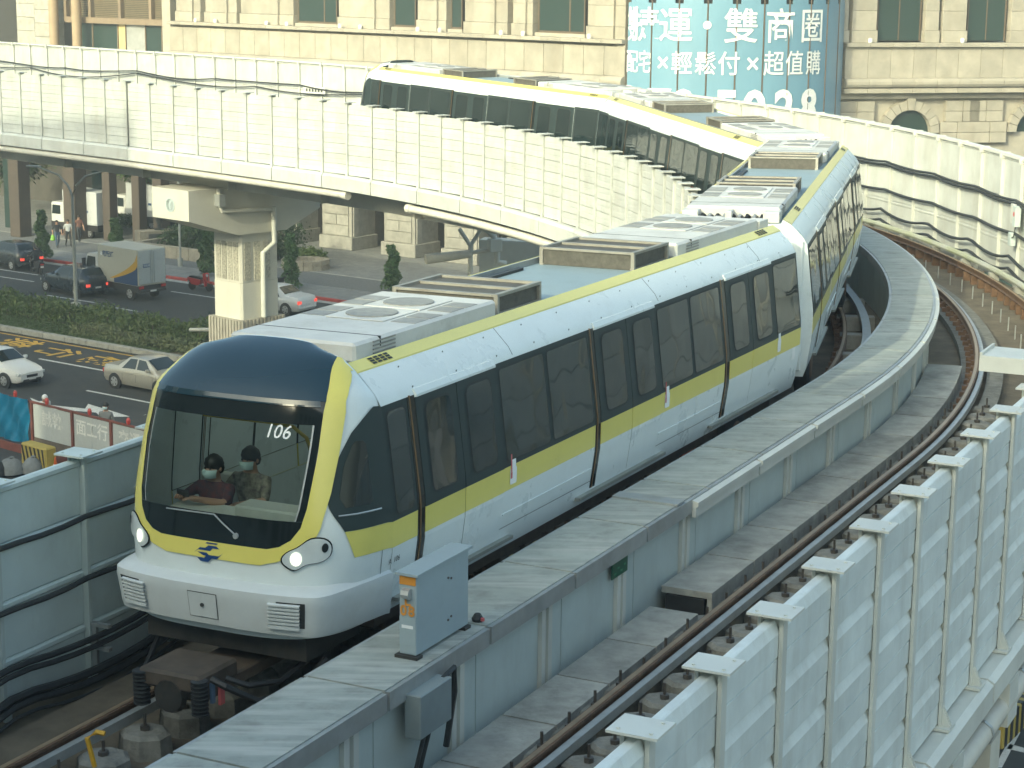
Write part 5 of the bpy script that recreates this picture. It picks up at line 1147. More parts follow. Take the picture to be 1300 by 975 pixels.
# ================================================================ street furniture
POLE = mat('grey_lamp_pole', (.36, .37, .34), .5, metal=.2, var=.1)
lp = G(97, 398, .12); sl_ = thing('street_lamp', 'double-armed grey street lamp in the median hedge', 'street lamp', tuple(lp), math.atan2(RD[1], RD[0]) + .25)
zt_ = ZAT(97, 252, np.linalg.norm(lp[:2]))
MB().box(-.2, .2, -.2, .2, 0, .6, .03).build('base', POLE, sl_); MB().tube([(0, 0, .6), (0, 0, zt_)], [.11, .08], 10).build('pole', POLE, sl_, smooth=True)
for sx in (1, -1):
    MB().tube([(0, 0, zt_), (sx * .25, 0, zt_ + .55), (sx * .8, 0, zt_ + 1.05), (sx * 2.0, 0, zt_ + 1.4)], [.07, .06, .05, .04], 8).build('arm', POLE, sl_, smooth=True); MB().box(min(sx * 1.9, sx * 2.7), max(sx * 1.9, sx * 2.7), -.13, .13, zt_ + 1.36, zt_ + 1.48, .03).build('lamp_head', POLE, sl_)
p2_ = G(229, 338, .15); q2 = thing('sign_pole', 'plain grey pole on the pavement left of the pillar', 'pole', tuple(p2_)); MB().tube([(0, 0, .5), (0, 0, 6.0)], .07, 8).build('pole', POLE, q2); MB().lathe((0, 0, 0), [(.16, 0), (.16, .5)], 8).build('base', POLE, q2)
# low lamp whose head shows just above the nose roof
lh = G(262, 470, 0); zz = ZAT(262, 432, np.linalg.norm(lh[:2])); l2 = thing('street_lamp', 'single-armed lamp with pale head showing above the train nose', 'street lamp', (lh[0], lh[1], 0), .1)
MB().tube([(1.1, 0, 0), (1.1, 0, zz), (1.0, 0, zz + .2), (.6, 0, zz + .45), (.2, 0, zz + .5)], .06, 8).build('pole', POLE, l2, smooth=True); MB().box(-.75, .25, -.13, .13, zz + .42, zz + .56, .05).build('lamp_head', mat('pale_lamp_head', (.55, .55, .5), .5), l2); MB().box(.9, 2.2, -.03, .03, zz + .1, zz + .16).build('bracket', POLE, l2)
# braced service arm below the guideway near the train roof
sa = G(600, 375, 5.5); s3 = thing('service_mast', 'white Y-braced mast with pipes under the guideway beside the train roof', 'mast', (sa[0] * 1.0, sa[1] * 1.0, 0), .3)
dsa = float(np.linalg.norm(sa[:2])); zA = lambda py: ZAT(600, py, dsa)
MB().tube([(-.1, 0, 0), (-.1, 0, zA(310))], .10, 8).tube([(-.1, 0, zA(312)), (-.55, 0, zA(290))], .08, 8).tube([(-.1, 0, zA(312)), (.35, 0, zA(290))], .08, 8).build('mast', WHITE, s3, smooth=True)
MB().tube([(-1.9, 0, zA(327)), (-.1, 0, zA(322))], [.20, .16], 10).tube([(-1.0, 0, zA(324)), (.7, 0, zA(318))], .08, 8).build('cross_arm', PIPE, s3, smooth=True)
MB().tube([(.1, -.1, zA(278)), (.8, -.1, zA(300)), (.95, -.1, zA(320)), (.95, -.1, zA(333)), (1.3, -.1, zA(336))], .13, 10).build('downpipe', WHITE, s3, smooth=True); MB().box(.6, 1.1, -.3, .1, zA(320), zA(303), .03).build('hopper', WHITE, s3)
wb = G(670, 318, 7.0); tag(MB().box(-1.9, 2.2, -.4, .4, 0, ZAT(670, 305, np.linalg.norm(wb[:2])), .02).build('service_wall', WHITE, None, loc=(wb[0], wb[1], 0), rot=(0, 0, -.25)), 'plain white service wall under the guideway just above the train roof', 'wall')

# ================================================================ construction hoarding lower left
hA, hB = np.array(G(-12, 497, 2.1)[:2]), np.array(G(200, 549, 2.1)[:2]); hv = hB - hA; hl = np.linalg.norm(hv); hd = hv / hl
ho = thing('construction_fence', 'red-framed construction fence with grey lettered panels behind the grey barrier', 'fence', (hA[0], hA[1], 0), math.atan2(hd[1], hd[0]))
def hx(px, py): 
    g_ = PL(px, py, hA, math.atan2(hd[0], hd[1])); return float((g_[:2] - hA) @ hd)
RPT = mat('red_oxide_post', (.17, .055, .04), .7, var=.2, scale=5, dirt=.4, dscale=4, dcol=(.08, .05, .04)); HPAN = mat('fence_panel_grey', (.42, .44, .43), .6, var=.06, scale=6, dirt=.3, dscale=3, dcol=(.3, .3, .28))
TXW = mat('worn_white_print', (.62, .62, .58), .7, var=.15, scale=12); TARPB = mat('brown_tarp', (.11, .09, .07), .7, var=.3, scale=5)
px_ = [hx(p, 520) for p in (-12, 41, 92, 141, 187, 215)]
MB().box(-.2, px_[-1], -.04, .04, 2.06, 2.13).build('top_rail', RPT, ho); MB().box(-.2, px_[-1], -.04, .04, .0, .32).build('bottom_board', RPT, ho)
for k, x in enumerate(px_): MB().box(x - .06, x + .06, -.07, .07, 0, 2.12).build('post', RPT, ho)
for k, tx_ in ((1, '誠執'), (2, '面工行'), (3, '交通')):
    a, b = px_[k] + .09, px_[k + 1] - .09; m_ = (a + b) / 2
    for (c0, c1) in ((a, m_ - .008), (m_ + .008, b)): MB().box(c0, c1, -.02, .0, .78, 2.03).build('fence_panel', HPAN, ho)
    lettering(tx_, .62, TXW, ho, lambda x, y, m_=m_: (m_ + x, -.026, 1.55 + y), bold=.012)
    MB().box(b + .0, b + .06, -.03, .01, .7, 2.05).build('blue_edge', mat('blue_edge_paint', (.03, .16, .28), .6), ho)
    g_ = [[(a + (b - a) * i / 8, -.04 - .04 * math.sin(i * 2.3 + j), .34 + .44 * j / 4) for i in range(9)] for j in range(5)]; MB().grid(g_).build('tarp_skirt', TARPB, ho, smooth=True)
TB = mat('blue_tarpaulin', (.015, .17, .30), .45, var=.15, scale=3, bump=.5)
gx = np.linspace(px_[0] - .3, px_[1] - .1, 26); r_ = random.Random(4)
MB().grid([[(x, -.10 - .05 * math.sin(x * 5 + z * 3) - .035 * math.sin(x * 11 - z * 7) - .02 * r_.random(), z) for x in gx] for z in np.linspace(.45, 2.16, 20)]).build('blue_tarp', TB, ho, smooth=60)
RL = mat('red_lamp_plastic', (.45, .05, .04), .4, var=0)
for i, px in enumerate((20, 60, 114, 163)):
    x = hx(px, 515 + i * 8); p = hA + hd * x; tag(MB().lathe((0, 0, 0), [(.05, 0), (.07, .05), (.08, .16), (.04, .24)], 10).build('warning_lamp', RL, None, loc=(p[0], p[1], 2.131)), 'small red warning lamp on the fence top, ' + ('above the blue tarp', 'left of the first lettered panel middle', 'beside the masked pedestrian', 'nearest the train nose')[i], 'lamp', 'red lamps on the fence')
def ground_at(px, py): return tuple(G(px, py, 0))
bp_ = ground_at(50, 598); ybk = thing('traffic_barrier', 'yellow and black striped barrier block inside the fence', 'barrier', bp_, math.atan2(hd[1], hd[0]))
YB_ = mat('yellow_barrier_paint', (.36, .28, .06), .6, var=.12, scale=4, dirt=.4, dscale=4, dcol=(.2, .15, .06)); BK_ = mat('black_stripe_paint', (.02, .02, .02), .6, var=.1)
MB().box(-.75, .75, -.25, .25, 0, 1.0, .06).build('body', YB_, ybk)
for k in range(6): MB().prism([(-.7 + k * .24, .92), (-.6 + k * .24, .92), (-.38 + k * .24 if k < 5 else .72, .06), (-.48 + k * .24 if k < 5 else .66, .06)], -.256, -.251, 'y').build('stripe', BK_, ybk)
cnn = thing('traffic_cone', 'small orange and white cone beside the striped barrier', 'cone', ground_at(71, 603)); MB().lathe((0, 0, 0), [(.18, 0), (.18, .03), (.12, .04), (.03, .65)], 12).build('cone', mat('cone_orange', (.5, .10, .02), .5), cnn, smooth=True); MB().lathe((0, 0, .25), [(.105, 0), (.075, .15)], 12).build('band', TXT, cnn)
for k, (x, y, s_, lb_) in enumerate(((0, 0, .5, 'pale grey sack at the left edge inside the construction fence'), (.75, .1, .4, 'smaller grey sack leaning beside the striped barrier'), (-.5, -.3, .45, 'black sack in the lower left corner of the construction site'))):
    g_ = ground_at(14, 603); gbg = thing('rubble_sack', lb_, 'sack', (g_[0] + x, g_[1] + y, 0), k * .7)
    MB().lathe((0, 0, 0), [(.4 * s_, 0), (1.0 * s_, .1), (.95 * s_, .35), (.55 * s_, .55), (.12, .62)], 11).build('sack', mat('grey_sack', (.17, .18, .18), .8, var=.2, scale=6) if k < 2 else BLACKR, gbg, smooth=True)
    MB().lathe((.05, 0, .60), [(.05, 0), (.10, .06), (.02, .1)], 8).build('tied_neck', mat('grey_sack', (.17, .18, .18)) if k < 2 else BLACKR, gbg)
# striped kerb block and yellow lamps at lower right
bs = thing('traffic_barrier', 'yellow and black chevron kerb block at the lower right edge', 'barrier', tuple(G(1292, 912, 0)), math.radians(58))
MB().box(-2.2, 2.2, -.35, .35, 0, .75, .03).build('body', YB_, bs)
for k in range(11): MB().box(-2.1 + k * .4, -1.9 + k * .4, -.356, .356, .02, .756).build('stripe', BK_, bs)
for i, (px, py) in enumerate(((1286, 862), (1294, 868), (1275, 915), (1298, 878))):
    t = thing('warning_lamp', ('round yellow warning lamp on the gravel, farthest of four', 'round yellow warning lamp on the gravel, second of four', 'round yellow warning lamp nearest the pale kerb', 'round yellow warning lamp at the right edge')[i], 'lamp', tuple(G(px, py, 0.02)), 0, 'yellow lamps at lower right')
    MB().tube([(0, 0, 0), (0, 0, .45)], .06, 8).build('stand', BLACKR, t); MB().lathe((0, 0, .58), [(.02, -.15), (.13, -.09), (.16, 0), (.13, .09), (.02, .15)], 12).build('lens', mat('amber_lens', (.6, .30, .02), .4), t, smooth=True)
# ================================================================ road vehicles
TYRE = mat('tyre_rubber', (.018, .018, .018), .8, var=.2); RIM = mat('alloy_rim', (.42, .43, .43), .35, metal=.6, var=.1)
CGL = darkglass('car_glass', (.02, .028, .028), .05, .8, .05); TAIL = mat('tail_lamp_red', (.45, .03, .03), .3, var=0); TAILON = mat('brake_lamp_on', (.6, .04, .03), .3, var=0, emit=((1, .08, .05), .5)); HEADL = mat('car_headlamp', (.5, .52, .52), .15, var=0); BLKP = mat('black_plastic', (.025, .025, .027), .5, var=.1); PLATE = mat('number_plate', (.6, .6, .57), .5, var=0)
def wheel(parent, x, y, r, wdt):
    w_ = MB().lathe((x - wdt / 2, y, r), [(r * .72, 0), (r * .97, .02), (r, .05), (r, wdt - .05), (r * .97, wdt - .02), (r * .72, wdt)], 22, 'x').build('wheel', TYRE, parent, smooth=40)
    sx = 1 if x > 0 else -1; xo = x + sx * (wdt / 2 - .006); rm = MB().lathe((xo, y, r), [(r * .68, -.02), (r * .68, .01), (r * .6, .015), (r * .1, .03)] if sx > 0 else [(r * .1, -.03), (r * .6, -.015), (r * .68, -.01), (r * .68, .02)], 18, 'x')
    rm.build('rim', RIM, w_)
    sp = MB()
    for k in range(5):
        a = 2 * math.pi * k / 5; sp.add([(xo + sx * .022, y + r * .2 * math.cos(a + .5) , r + r * .2 * math.sin(a + .5)), (xo + sx * .022, y + r * .58 * math.cos(a + .28), r + r * .58 * math.sin(a + .28)), (xo + sx * .022, y + r * .58 * math.cos(a + .72), r + r * .58 * math.sin(a + .72))], [(0, 1, 2)])
    sp.build('spoke_gap', TYRE, w_)
def car(name, label, cat, loc, rz, paint, L=4.4, W=1.7, H=1.46, kind='sedan', group=None, braking=False, scl=1.0):
    """local: y forward, x right"""
    c = thing(name, label, cat, loc, rz, group); h = L / 2; hb = W / 2
    # stations: y, z_bottom, z_shoulder, z_top, halfwidth shoulder, halfwidth top
    if kind == 'sedan':
        st = [(-h, .38, .62, .80, .70, .60), (-h + .10, .26, .70, .97, .80, .68), (-h + .55, .22, .74, 1.02, hb, .74), (-h + .95, .22, .76, 1.03, hb, .72), (-h + 1.55, .2, .78, H - .03, hb, .58), (-h + 2.1, .2, .78, H, hb, .60), (-h + 2.6, .2, .78, H - .03, hb, .60), (-h + 3.30, .2, .76, 1.02, hb, .70), (-h + 3.75, .22, .72, .93, hb, .70), (h - .22, .24, .62, .80, .76, .62), (h, .34, .52, .66, .62, .5)]
        cab = (3, 4, 6, 7)
    else:
        st = [(-h, .45, .72, .92, .74, .66), (-h + .08, .32, .85, 1.10, .84, .72), (-h + .25, .28, .92, 1.18, hb, .74), (-h + .62, .26, .95, H - .06, hb, .62), (-h + 1.2, .26, .95, H, hb, .64), (-h + 2.4, .26, .92, H - .02, hb, .64), (-h + 3.15, .26, .90, 1.16, hb, .72), (-h + 3.6, .28, .86, 1.08, hb, .72), (h - .2, .30, .76, .96, .80, .64), (h, .42, .62, .78, .66, .52)]
        cab = (2, 3, 5, 6)
    ring = lambda s_: [(-s_[4] * .86, s_[0], s_[1]), (-s_[4], s_[0], s_[1] + (s_[2] - s_[1]) * .45), (-s_[4] * .985, s_[0], s_[2]), (-s_[4] * .95, s_[0], min(s_[3], s_[2] + .14)), (-s_[5], s_[0], s_[3] - .015), (-s_[5] * .6, s_[0], s_[3] + .012), (s_[5] * .6, s_[0], s_[3] + .012), (s_[5], s_[0], s_[3] - .015), (s_[4] * .95, s_[0], min(s_[3], s_[2] + .14)), (s_[4] * .985, s_[0], s_[2]), (s_[4], s_[0], s_[1] + (s_[2] - s_[1]) * .45), (s_[4] * .86, s_[0], s_[1])]
    P = [ring(s_) for s_ in st]; n = 12; vs = [p for r_ in P for p in r_]; fs = []
    for i in range(len(P) - 1): fs += [(i * n + k, i * n + (k + 1) % n, (i + 1) * n + (k + 1) % n, (i + 1) * n + k) for k in range(n)]
    fs += [tuple(range(n)), tuple(range((len(P) - 1) * n, len(P) * n))]
    MB().add(vs, fs).build('body', paint, c, smooth=38)
    lerp = lambda p, q, t: tuple(p[j] + (q[j] - p[j]) * t for j in range(3)); off = lambda p, d: (p[0] + d[0], p[1] + d[1], p[2] + d[2])
    i0, i1, i2, i3 = cab
    # side glass
    for sx, (kb, kt) in ((-1, (3, 4)), (1, (8, 7))):
        segs = [((i0, .55), (i1, .0), 'quarter_window')] if kind != 'sedan' else []
        B = lambda i, t: lerp(P[i][kb], P[i][kt], t)
        yb0, yb1 = st[i0][0], st[i3][0]
        def pt(y, top):        # interpolate belt/top lines along y
            for i in range(i0, i3):
                if st[i][0] <= y <= st[i + 1][0] + 1e-6:
                    f = (y - st[i][0]) / (st[i + 1][0] - st[i][0]); a = lerp(P[i][kb], P[i + 1][kb], f); b = lerp(P[i][kt], P[i + 1][kt], f); return off(lerp(a, b, .90 if top else .10), (sx * .012, 0, 0))
        ym = (st[i1][0] + st[i2][0]) / 2 + .05
        for (a0, a1, b0, b1) in ((yb0 + .30, ym - .05, st[i1][0] + .08, ym - .05), (ym + .04, yb1 - .30, ym + .04, st[i2][0] - .02)):
            MB().add([pt(a0, 0), pt((a0 + a1) / 2, 0), pt(a1, 0), pt(b1, 1), pt((b0 + b1) / 2, 1), pt(b0, 1)], [(0, 1, 4, 5), (1, 2, 3, 4)]).build('side_window', CGL, c)
        for y_ in (ym, st[i2][0] + .55, st[i1][0] - .25):
            MB().box(min(sx * (hb + .001), sx * (hb + .003)), max(sx * (hb + .001), sx * (hb + .003)), y_ - .006, y_ + .006, .40, .74).build('door_gap', BLKP, c)
        for y_ in (ym - .35, ym + .85 if kind == 'sedan' else ym + .8): MB().box(min(sx * (hb - .01), sx * (hb + .03)), max(sx * (hb - .01), sx * (hb + .03)), y_, y_ + .18, .74, .775, .01).build('door_handle', paint, c)
        MB().box(min(sx * (hb - .02), sx * (hb + .17)), max(sx * (hb - .02), sx * (hb + .17)), st[i3][0] - .42, st[i3][0] - .26, st[i3][2] + .20, st[i3][2] + .34, .03).build('mirror', paint, c)
        for y_ in (-h + .82, h - .82):
            ar = MB().lathe((sx * (hb - .06), y_, .31), [(.37, -.0), (.37, .066)] if sx > 0 else [(.37, -.066), (.37, 0)], 20, 'x'); ar.build('wheel_arch', BLKP, c); wheel(c, sx * (hb - .065), y_, .31, .19)
        MB().box(min(sx * .5, sx * .78), max(sx * .5, sx * .78), -h - .005, -h + .10, .62, .80, .02).build('tail_light', TAILON if braking else TAIL, c)
        MB().box(min(sx * .42, sx * .74), max(sx * .42, sx * .74), h - .22, h - .02, .56, .68, .02).build('headlight', HEADL, c)
    for (ia, ib, nm, f0, f1) in ((i0, i1, 'rear_window', .12, .92), (i3, i2, 'windscreen', .06, .93)):
        a, b = P[ia], P[ib]; q = []
        for (k, f) in ((5, f0), (6, f0), (6, f1), (5, f1)): q.append(lerp(a[k], b[k], f))
        q2_ = [lerp(a[4], b[4], f0), lerp(a[4], b[4], f1), lerp(a[7], b[7], f0), lerp(a[7], b[7], f1)]
        o_ = (0, -.012 if nm[0] == 'r' else .012, .012)
        vs = [lerp(q[0], q2_[0], .82), q[0], q[1], lerp(q[1], q2_[2], .82), lerp(q[3], q2_[1], .82), q[3], q[2], lerp(q[2], q2_[3], .82)]
        MB().add([off(v, o_) for v in vs], [(0, 1, 5, 4), (1, 2, 6, 5), (2, 3, 7, 6)]).build(nm, CGL, c, smooth=True)
    MB().box(-.30, .30, h - .04, h + .012, .46, .58, .01).build('grille', BLKP, c); MB().box(-.5, .5, h - .06, h + .006, .30, .40, .01).build('lower_grille', BLKP, c)
    MB().box(-.19, .19, h + .01, h + .02, .36, .46).build('number_plate', PLATE, c); MB().box(-.19, .19, -h - .012, -h - .002, .52, .62).build('number_plate', PLATE, c)
    MB().box(-.7, .7, -h - .02, -h + .1, .36, .48, .03).build('rear_bumper', paint, c)
    c.scale = (scl, scl, scl); return c
AZ = math.atan2(RD[1], RD[0]) - math.pi / 2     # heading of traffic to the right
g1 = G(180, 497); car('sedan', 'silver beige four-door sedan beside the train nose', 'car', (g1[0] + .3, g1[1] + .5, .008), AZ, mat('silver_beige_paint', (.42, .40, .34), .3, metal=.35, var=.04, coat=.4), 4.3, 1.7, 1.46)
g2 = G(-4, 485); car('sedan', 'white sedan entering at the left edge with its nose to the right', 'car', (g2[0], g2[1] + .3, .008), AZ, mat('white_car_paint', (.70, .70, .67), .3, var=.03, coat=.4), 4.5, 1.74, 1.46)
g3 = G(92, 374); car('suv', 'dark blue hatchback SUV with red tail lights behind the hedge', 'car', (g3[0], g3[1] + .6, .008), AZ + math.pi - .12, mat('dark_blue_paint', (.018, .03, .045), .25, var=.05, coat=.5), 4.5, 1.85, 1.62, 'suv', braking=True)
g4 = G(12, 340); car('suv', 'dark estate car at the left edge beside the motorcyclist', 'car', (g4[0], g4[1] + .6, .008), AZ + math.pi - .15, mat('dark_grey_paint', (.03, .035, .04), .25, var=.05, coat=.5), 4.6, 1.85, 1.6, 'suv', braking=True)
g5 = G(362, 397); car('sedan', 'white sedan half hidden behind the pillar base', 'car', (g5[0] - .6, g5[1] + .6, .008), AZ + math.pi + .05, mat('white_car_paint', (.70, .70, .67)), 4.5, 1.75, 1.45, braking=True)
# delivery truck
g6 = G(152, 378); TK = thing('delivery_truck', 'small box truck with white cab and a yellow and blue swoosh on its side', 'truck', (g6[0], g6[1] + 1.0, .008), AZ + math.pi - .10)
BOXP = mat('cream_box_paint', (.55, .53, .44), .45, var=.04, scale=2, dirt=.25, dscale=2, dcol=(.35, .32, .25)); BOXD = mat('grey_door_paint', (.47, .49, .47), .45, var=.05); SWY = mat('swoosh_yellow', (.62, .36, .03), .45, var=0); SWB = mat('swoosh_blue', (.02, .06, .16), .45, var=0)
MB().box(-.95, .95, -2.6, .95, .85, 2.85, .03).build('cargo_box', BOXP, TK)
MB().prism([(1.05, .6), (2.25, .6), (2.35, 1.25), (2.0, 2.15), (1.85, 2.25), (1.05, 2.25)], -.88, .88, 'x').build('cab', mat('white_car_paint', (.70, .70, .67)), TK)
MB().add([(-.8, 2.345, 1.3), (.8, 2.345, 1.3), (.74, 2.05, 2.1), (-.74, 2.05, 2.1)], [(0, 1, 2, 3)]).build('windscreen', CGL, TK)
for sx in (1, -1):
    MB().add([(sx * .886, 1.25, 1.35), (sx * .886, 2.15, 1.35), (sx * .886, 1.95, 2.08), (sx * .886, 1.25, 2.08)], [(0, 1, 2, 3)]).build('side_window', CGL, TK)
    n_ = 14; top = [(-2.58 + .0, 2.55)] ; crv = [(-2.58 + 2.5 * t, 2.62 - 1.55 * t ** .55) for t in np.linspace(0, 1, n_)]; crv2 = [(-2.58 + 2.1 * t, 1.95 - .85 * t ** .6) for t in np.linspace(0, 1, n_)]
    MB().add([(sx * .954, y, z) for y, z in crv] + [(sx * .954, y, z) for y, z in crv2[::-1]], [tuple(range(2 * n_))]).build('yellow_swoosh', SWY, TK)
    MB().add([(sx * .957, y, z) for y, z in crv2] + [(sx * .957, -.48, .88), (sx * .957, -2.58, .88)], [tuple(range(n_ + 2))]).build('blue_swoosh', SWB, TK)
    lettering('宅配通', .34, SWB, TK, lambda x, y, sx=sx: (sx * .956, .0 + sx * x, 2.35 + y), bold=.012)
    MB().add([(sx * .956, .62 + .12 * a, 2.35 + .12 * b) for a, b in ((-1, -.5), (.2, -.9), (.9, .2), (.3, .0), (.5, 1.3), (-.1, .5), (-.8, 1.2), (-.6, .2))], [tuple(range(8))]).build('bird_mark', TXT, TK)
    for y_ in (-1.75, 1.6): wheel(TK, sx * .78, y_, .36, .24)
    MB().box(min(sx * .9, sx * 1.12), max(sx * .9, sx * 1.12), 2.1, 2.2, 1.5, 1.95, .02).build('mirror', BLKP, TK)
    d_ = MB().box(min(sx * .015, sx * .9), max(sx * .015, sx * .9), -2.65, -2.602, .95, 2.78, .01).build('rear_door', BOXD, TK)
    for z_ in (1.2, 1.8, 2.4): MB().box(sx * .86 - .06, sx * .86 + .06, -2.67, -2.651, z_, z_ + .06).build('hinge', GALV, d_)
    MB().tube([(sx * .12, -2.67, 1.0), (sx * .12, -2.67, 2.7)], .018, 6).build('lock_rod', GALV, d_)
    MB().box(min(sx * .6, sx * .9), max(sx * .6, sx * .9), -2.66, -2.6, .70, .84).build('tail_light', TAIL, TK)
MB().box(-.62, -.18, -2.672, -2.652, 1.85, 2.05).build('blue_label', SWB, TK); lettering('宅配通', .15, TXT, TK, lambda x, y: (-.40 + x, -2.675, 1.95 + y))
MB().box(-.9, .9, -2.6, 2.1, .5, .848).build('chassis', BLKP, TK); MB().box(-.9, .9, -2.7, -2.55, .48, .62, .02).build('rear_bumper', BLKP, TK); MB().box(-.2, .2, -2.715, -2.701, .5, .6).build('number_plate', PLATE, TK)
# parked trucks behind the arcade columns
for i, (px, py, lb_) in enumerate(((20, 305, 'white parked truck between the arcade columns at far left'), (60, 300, 'white box truck parked behind the arcade columns'))):
    r_, q_ = rq(px, py, .15); t = thing('parked_truck', lb_, 'truck', RP(r_ + 1.5, q_ + 4.5 + i * 3, .15), AZ + math.pi, 'trucks parked behind the arcade')
    MB().box(-.95, .95, -2.4, .9, .9, 3.1, .03).build('cargo_box', mat('pale_box_paint', (.50, .52, .52), .5, var=.05), t); MB().box(-.88, .88, 1.0, 2.2, .6, 2.2, .12).build('cab', mat('white_car_paint', (.70, .70, .67)), t)
    MB().box(-.9, .9, -2.4, 2.1, .5, .898).build('chassis', BLKP, t)
    for sx in (1, -1):
        for y_ in (-1.5, 1.5): wheel(t, sx * .76, y_, .38, .24)
        MB().add([(sx * .886, 1.2, 1.4), (sx * .886, 2.05, 1.4), (sx * .886, 1.95, 2.0), (sx * .886, 1.2, 2.0)], [(0, 1, 2, 3)]).build('side_window', CGL, t)
    for k in range(3): MB().box(-.956, -.951, -1.6 + k * .5, -1.3 + k * .5, 1.7, 1.85).build('printed_mark', SWB, t)
# scooters
def scooter(label, loc, rz, paint, group=None):
    t = thing('scooter', label, 'scooter', loc, rz, group)
    for y_ in (-.62, .62):
        w_ = MB().lathe((-.06, y_, .25), [(.17, 0), (.25, .02), (.25, .10), (.17, .12)], 18, 'x').build('wheel', TYRE, t, smooth=40); MB().lathe((-.05, y_, .25), [(.15, 0), (.15, .1)], 12, 'x').build('rim', RIM, w_)
    MB().prism([(-.80, .62), (-.85, .72), (-.3, .66), (.1, .62), (.05, .40), (-.1, .30), (-.55, .34)], -.15, .15, 'x').build('rear_body', paint, t); MB().box(-.16, .16, -.05, .42, .24, .32, .02).build('footboard', BLKP, t)
    MB().prism([(.40, .26), (.50, .30), (.44, .95), (.36, 1.02), (.30, .98)], -.20, .20, 'x').build('leg_shield', paint, t); MB().prism([(.42, .5), (.78, .44), (.80, .52), (.46, .62)], -.07, .07, 'x').build('front_fender', paint, t)
    MB().prism([(-.78, .73), (-.70, .80), (-.2, .78), (.08, .72), (.08, .66), (-.3, .665)], -.13, .13, 'x').build('seat', BLKP, t)
    MB().tube([(-.34, .22, 1.02), (-.15, .34, 1.0), (.15, .34, 1.0), (.34, .22, 1.02)], .02, 6).build('handlebar', BLKP, t); MB().tube([(0, .62, .25), (0, .40, .98)], .03, 6).build('fork', BLKP, t)
    MB().box(-.10, .10, -.87, -.83, .58, .66).build('tail_light', TAIL, t); MB().lathe((0, .46, .88), [(.08, -.03), (.08, .03)], 10, 'y').build('headlight', HEADL, t); MB().box(-.1, .1, -.86, -.84, .42, .54).build('number_plate', PLATE, t)
    for sx in (1, -1): MB().tube([(sx * .26, .27, 1.02), (sx * .36, .30, 1.2)], .01, 4).box(sx * .38 - .06, sx * .38 + .06, .29, .31, 1.17, 1.25).build('mirror', BLKP, t)
    return t
REDP = mat('red_scooter_paint', (.40, .03, .03), .3, var=.05, coat=.3)
ga = G(254, 370); scooter('red scooter parked at the kerb left of the pillar', (ga[0], ga[1] + .3, .008), AZ + .1, REDP)
gb = G(357, 378); scooter('dark scooter at the kerb right of the pillar', (gb[0], gb[1] + .4, .008), AZ + math.pi - .6, BLKP)
gc = G(45, 348); scooter('dark motor scooter ridden beside the estate car at far left', (gc[0], gc[1] + .3, .008), AZ + math.pi - .3, BLKP)

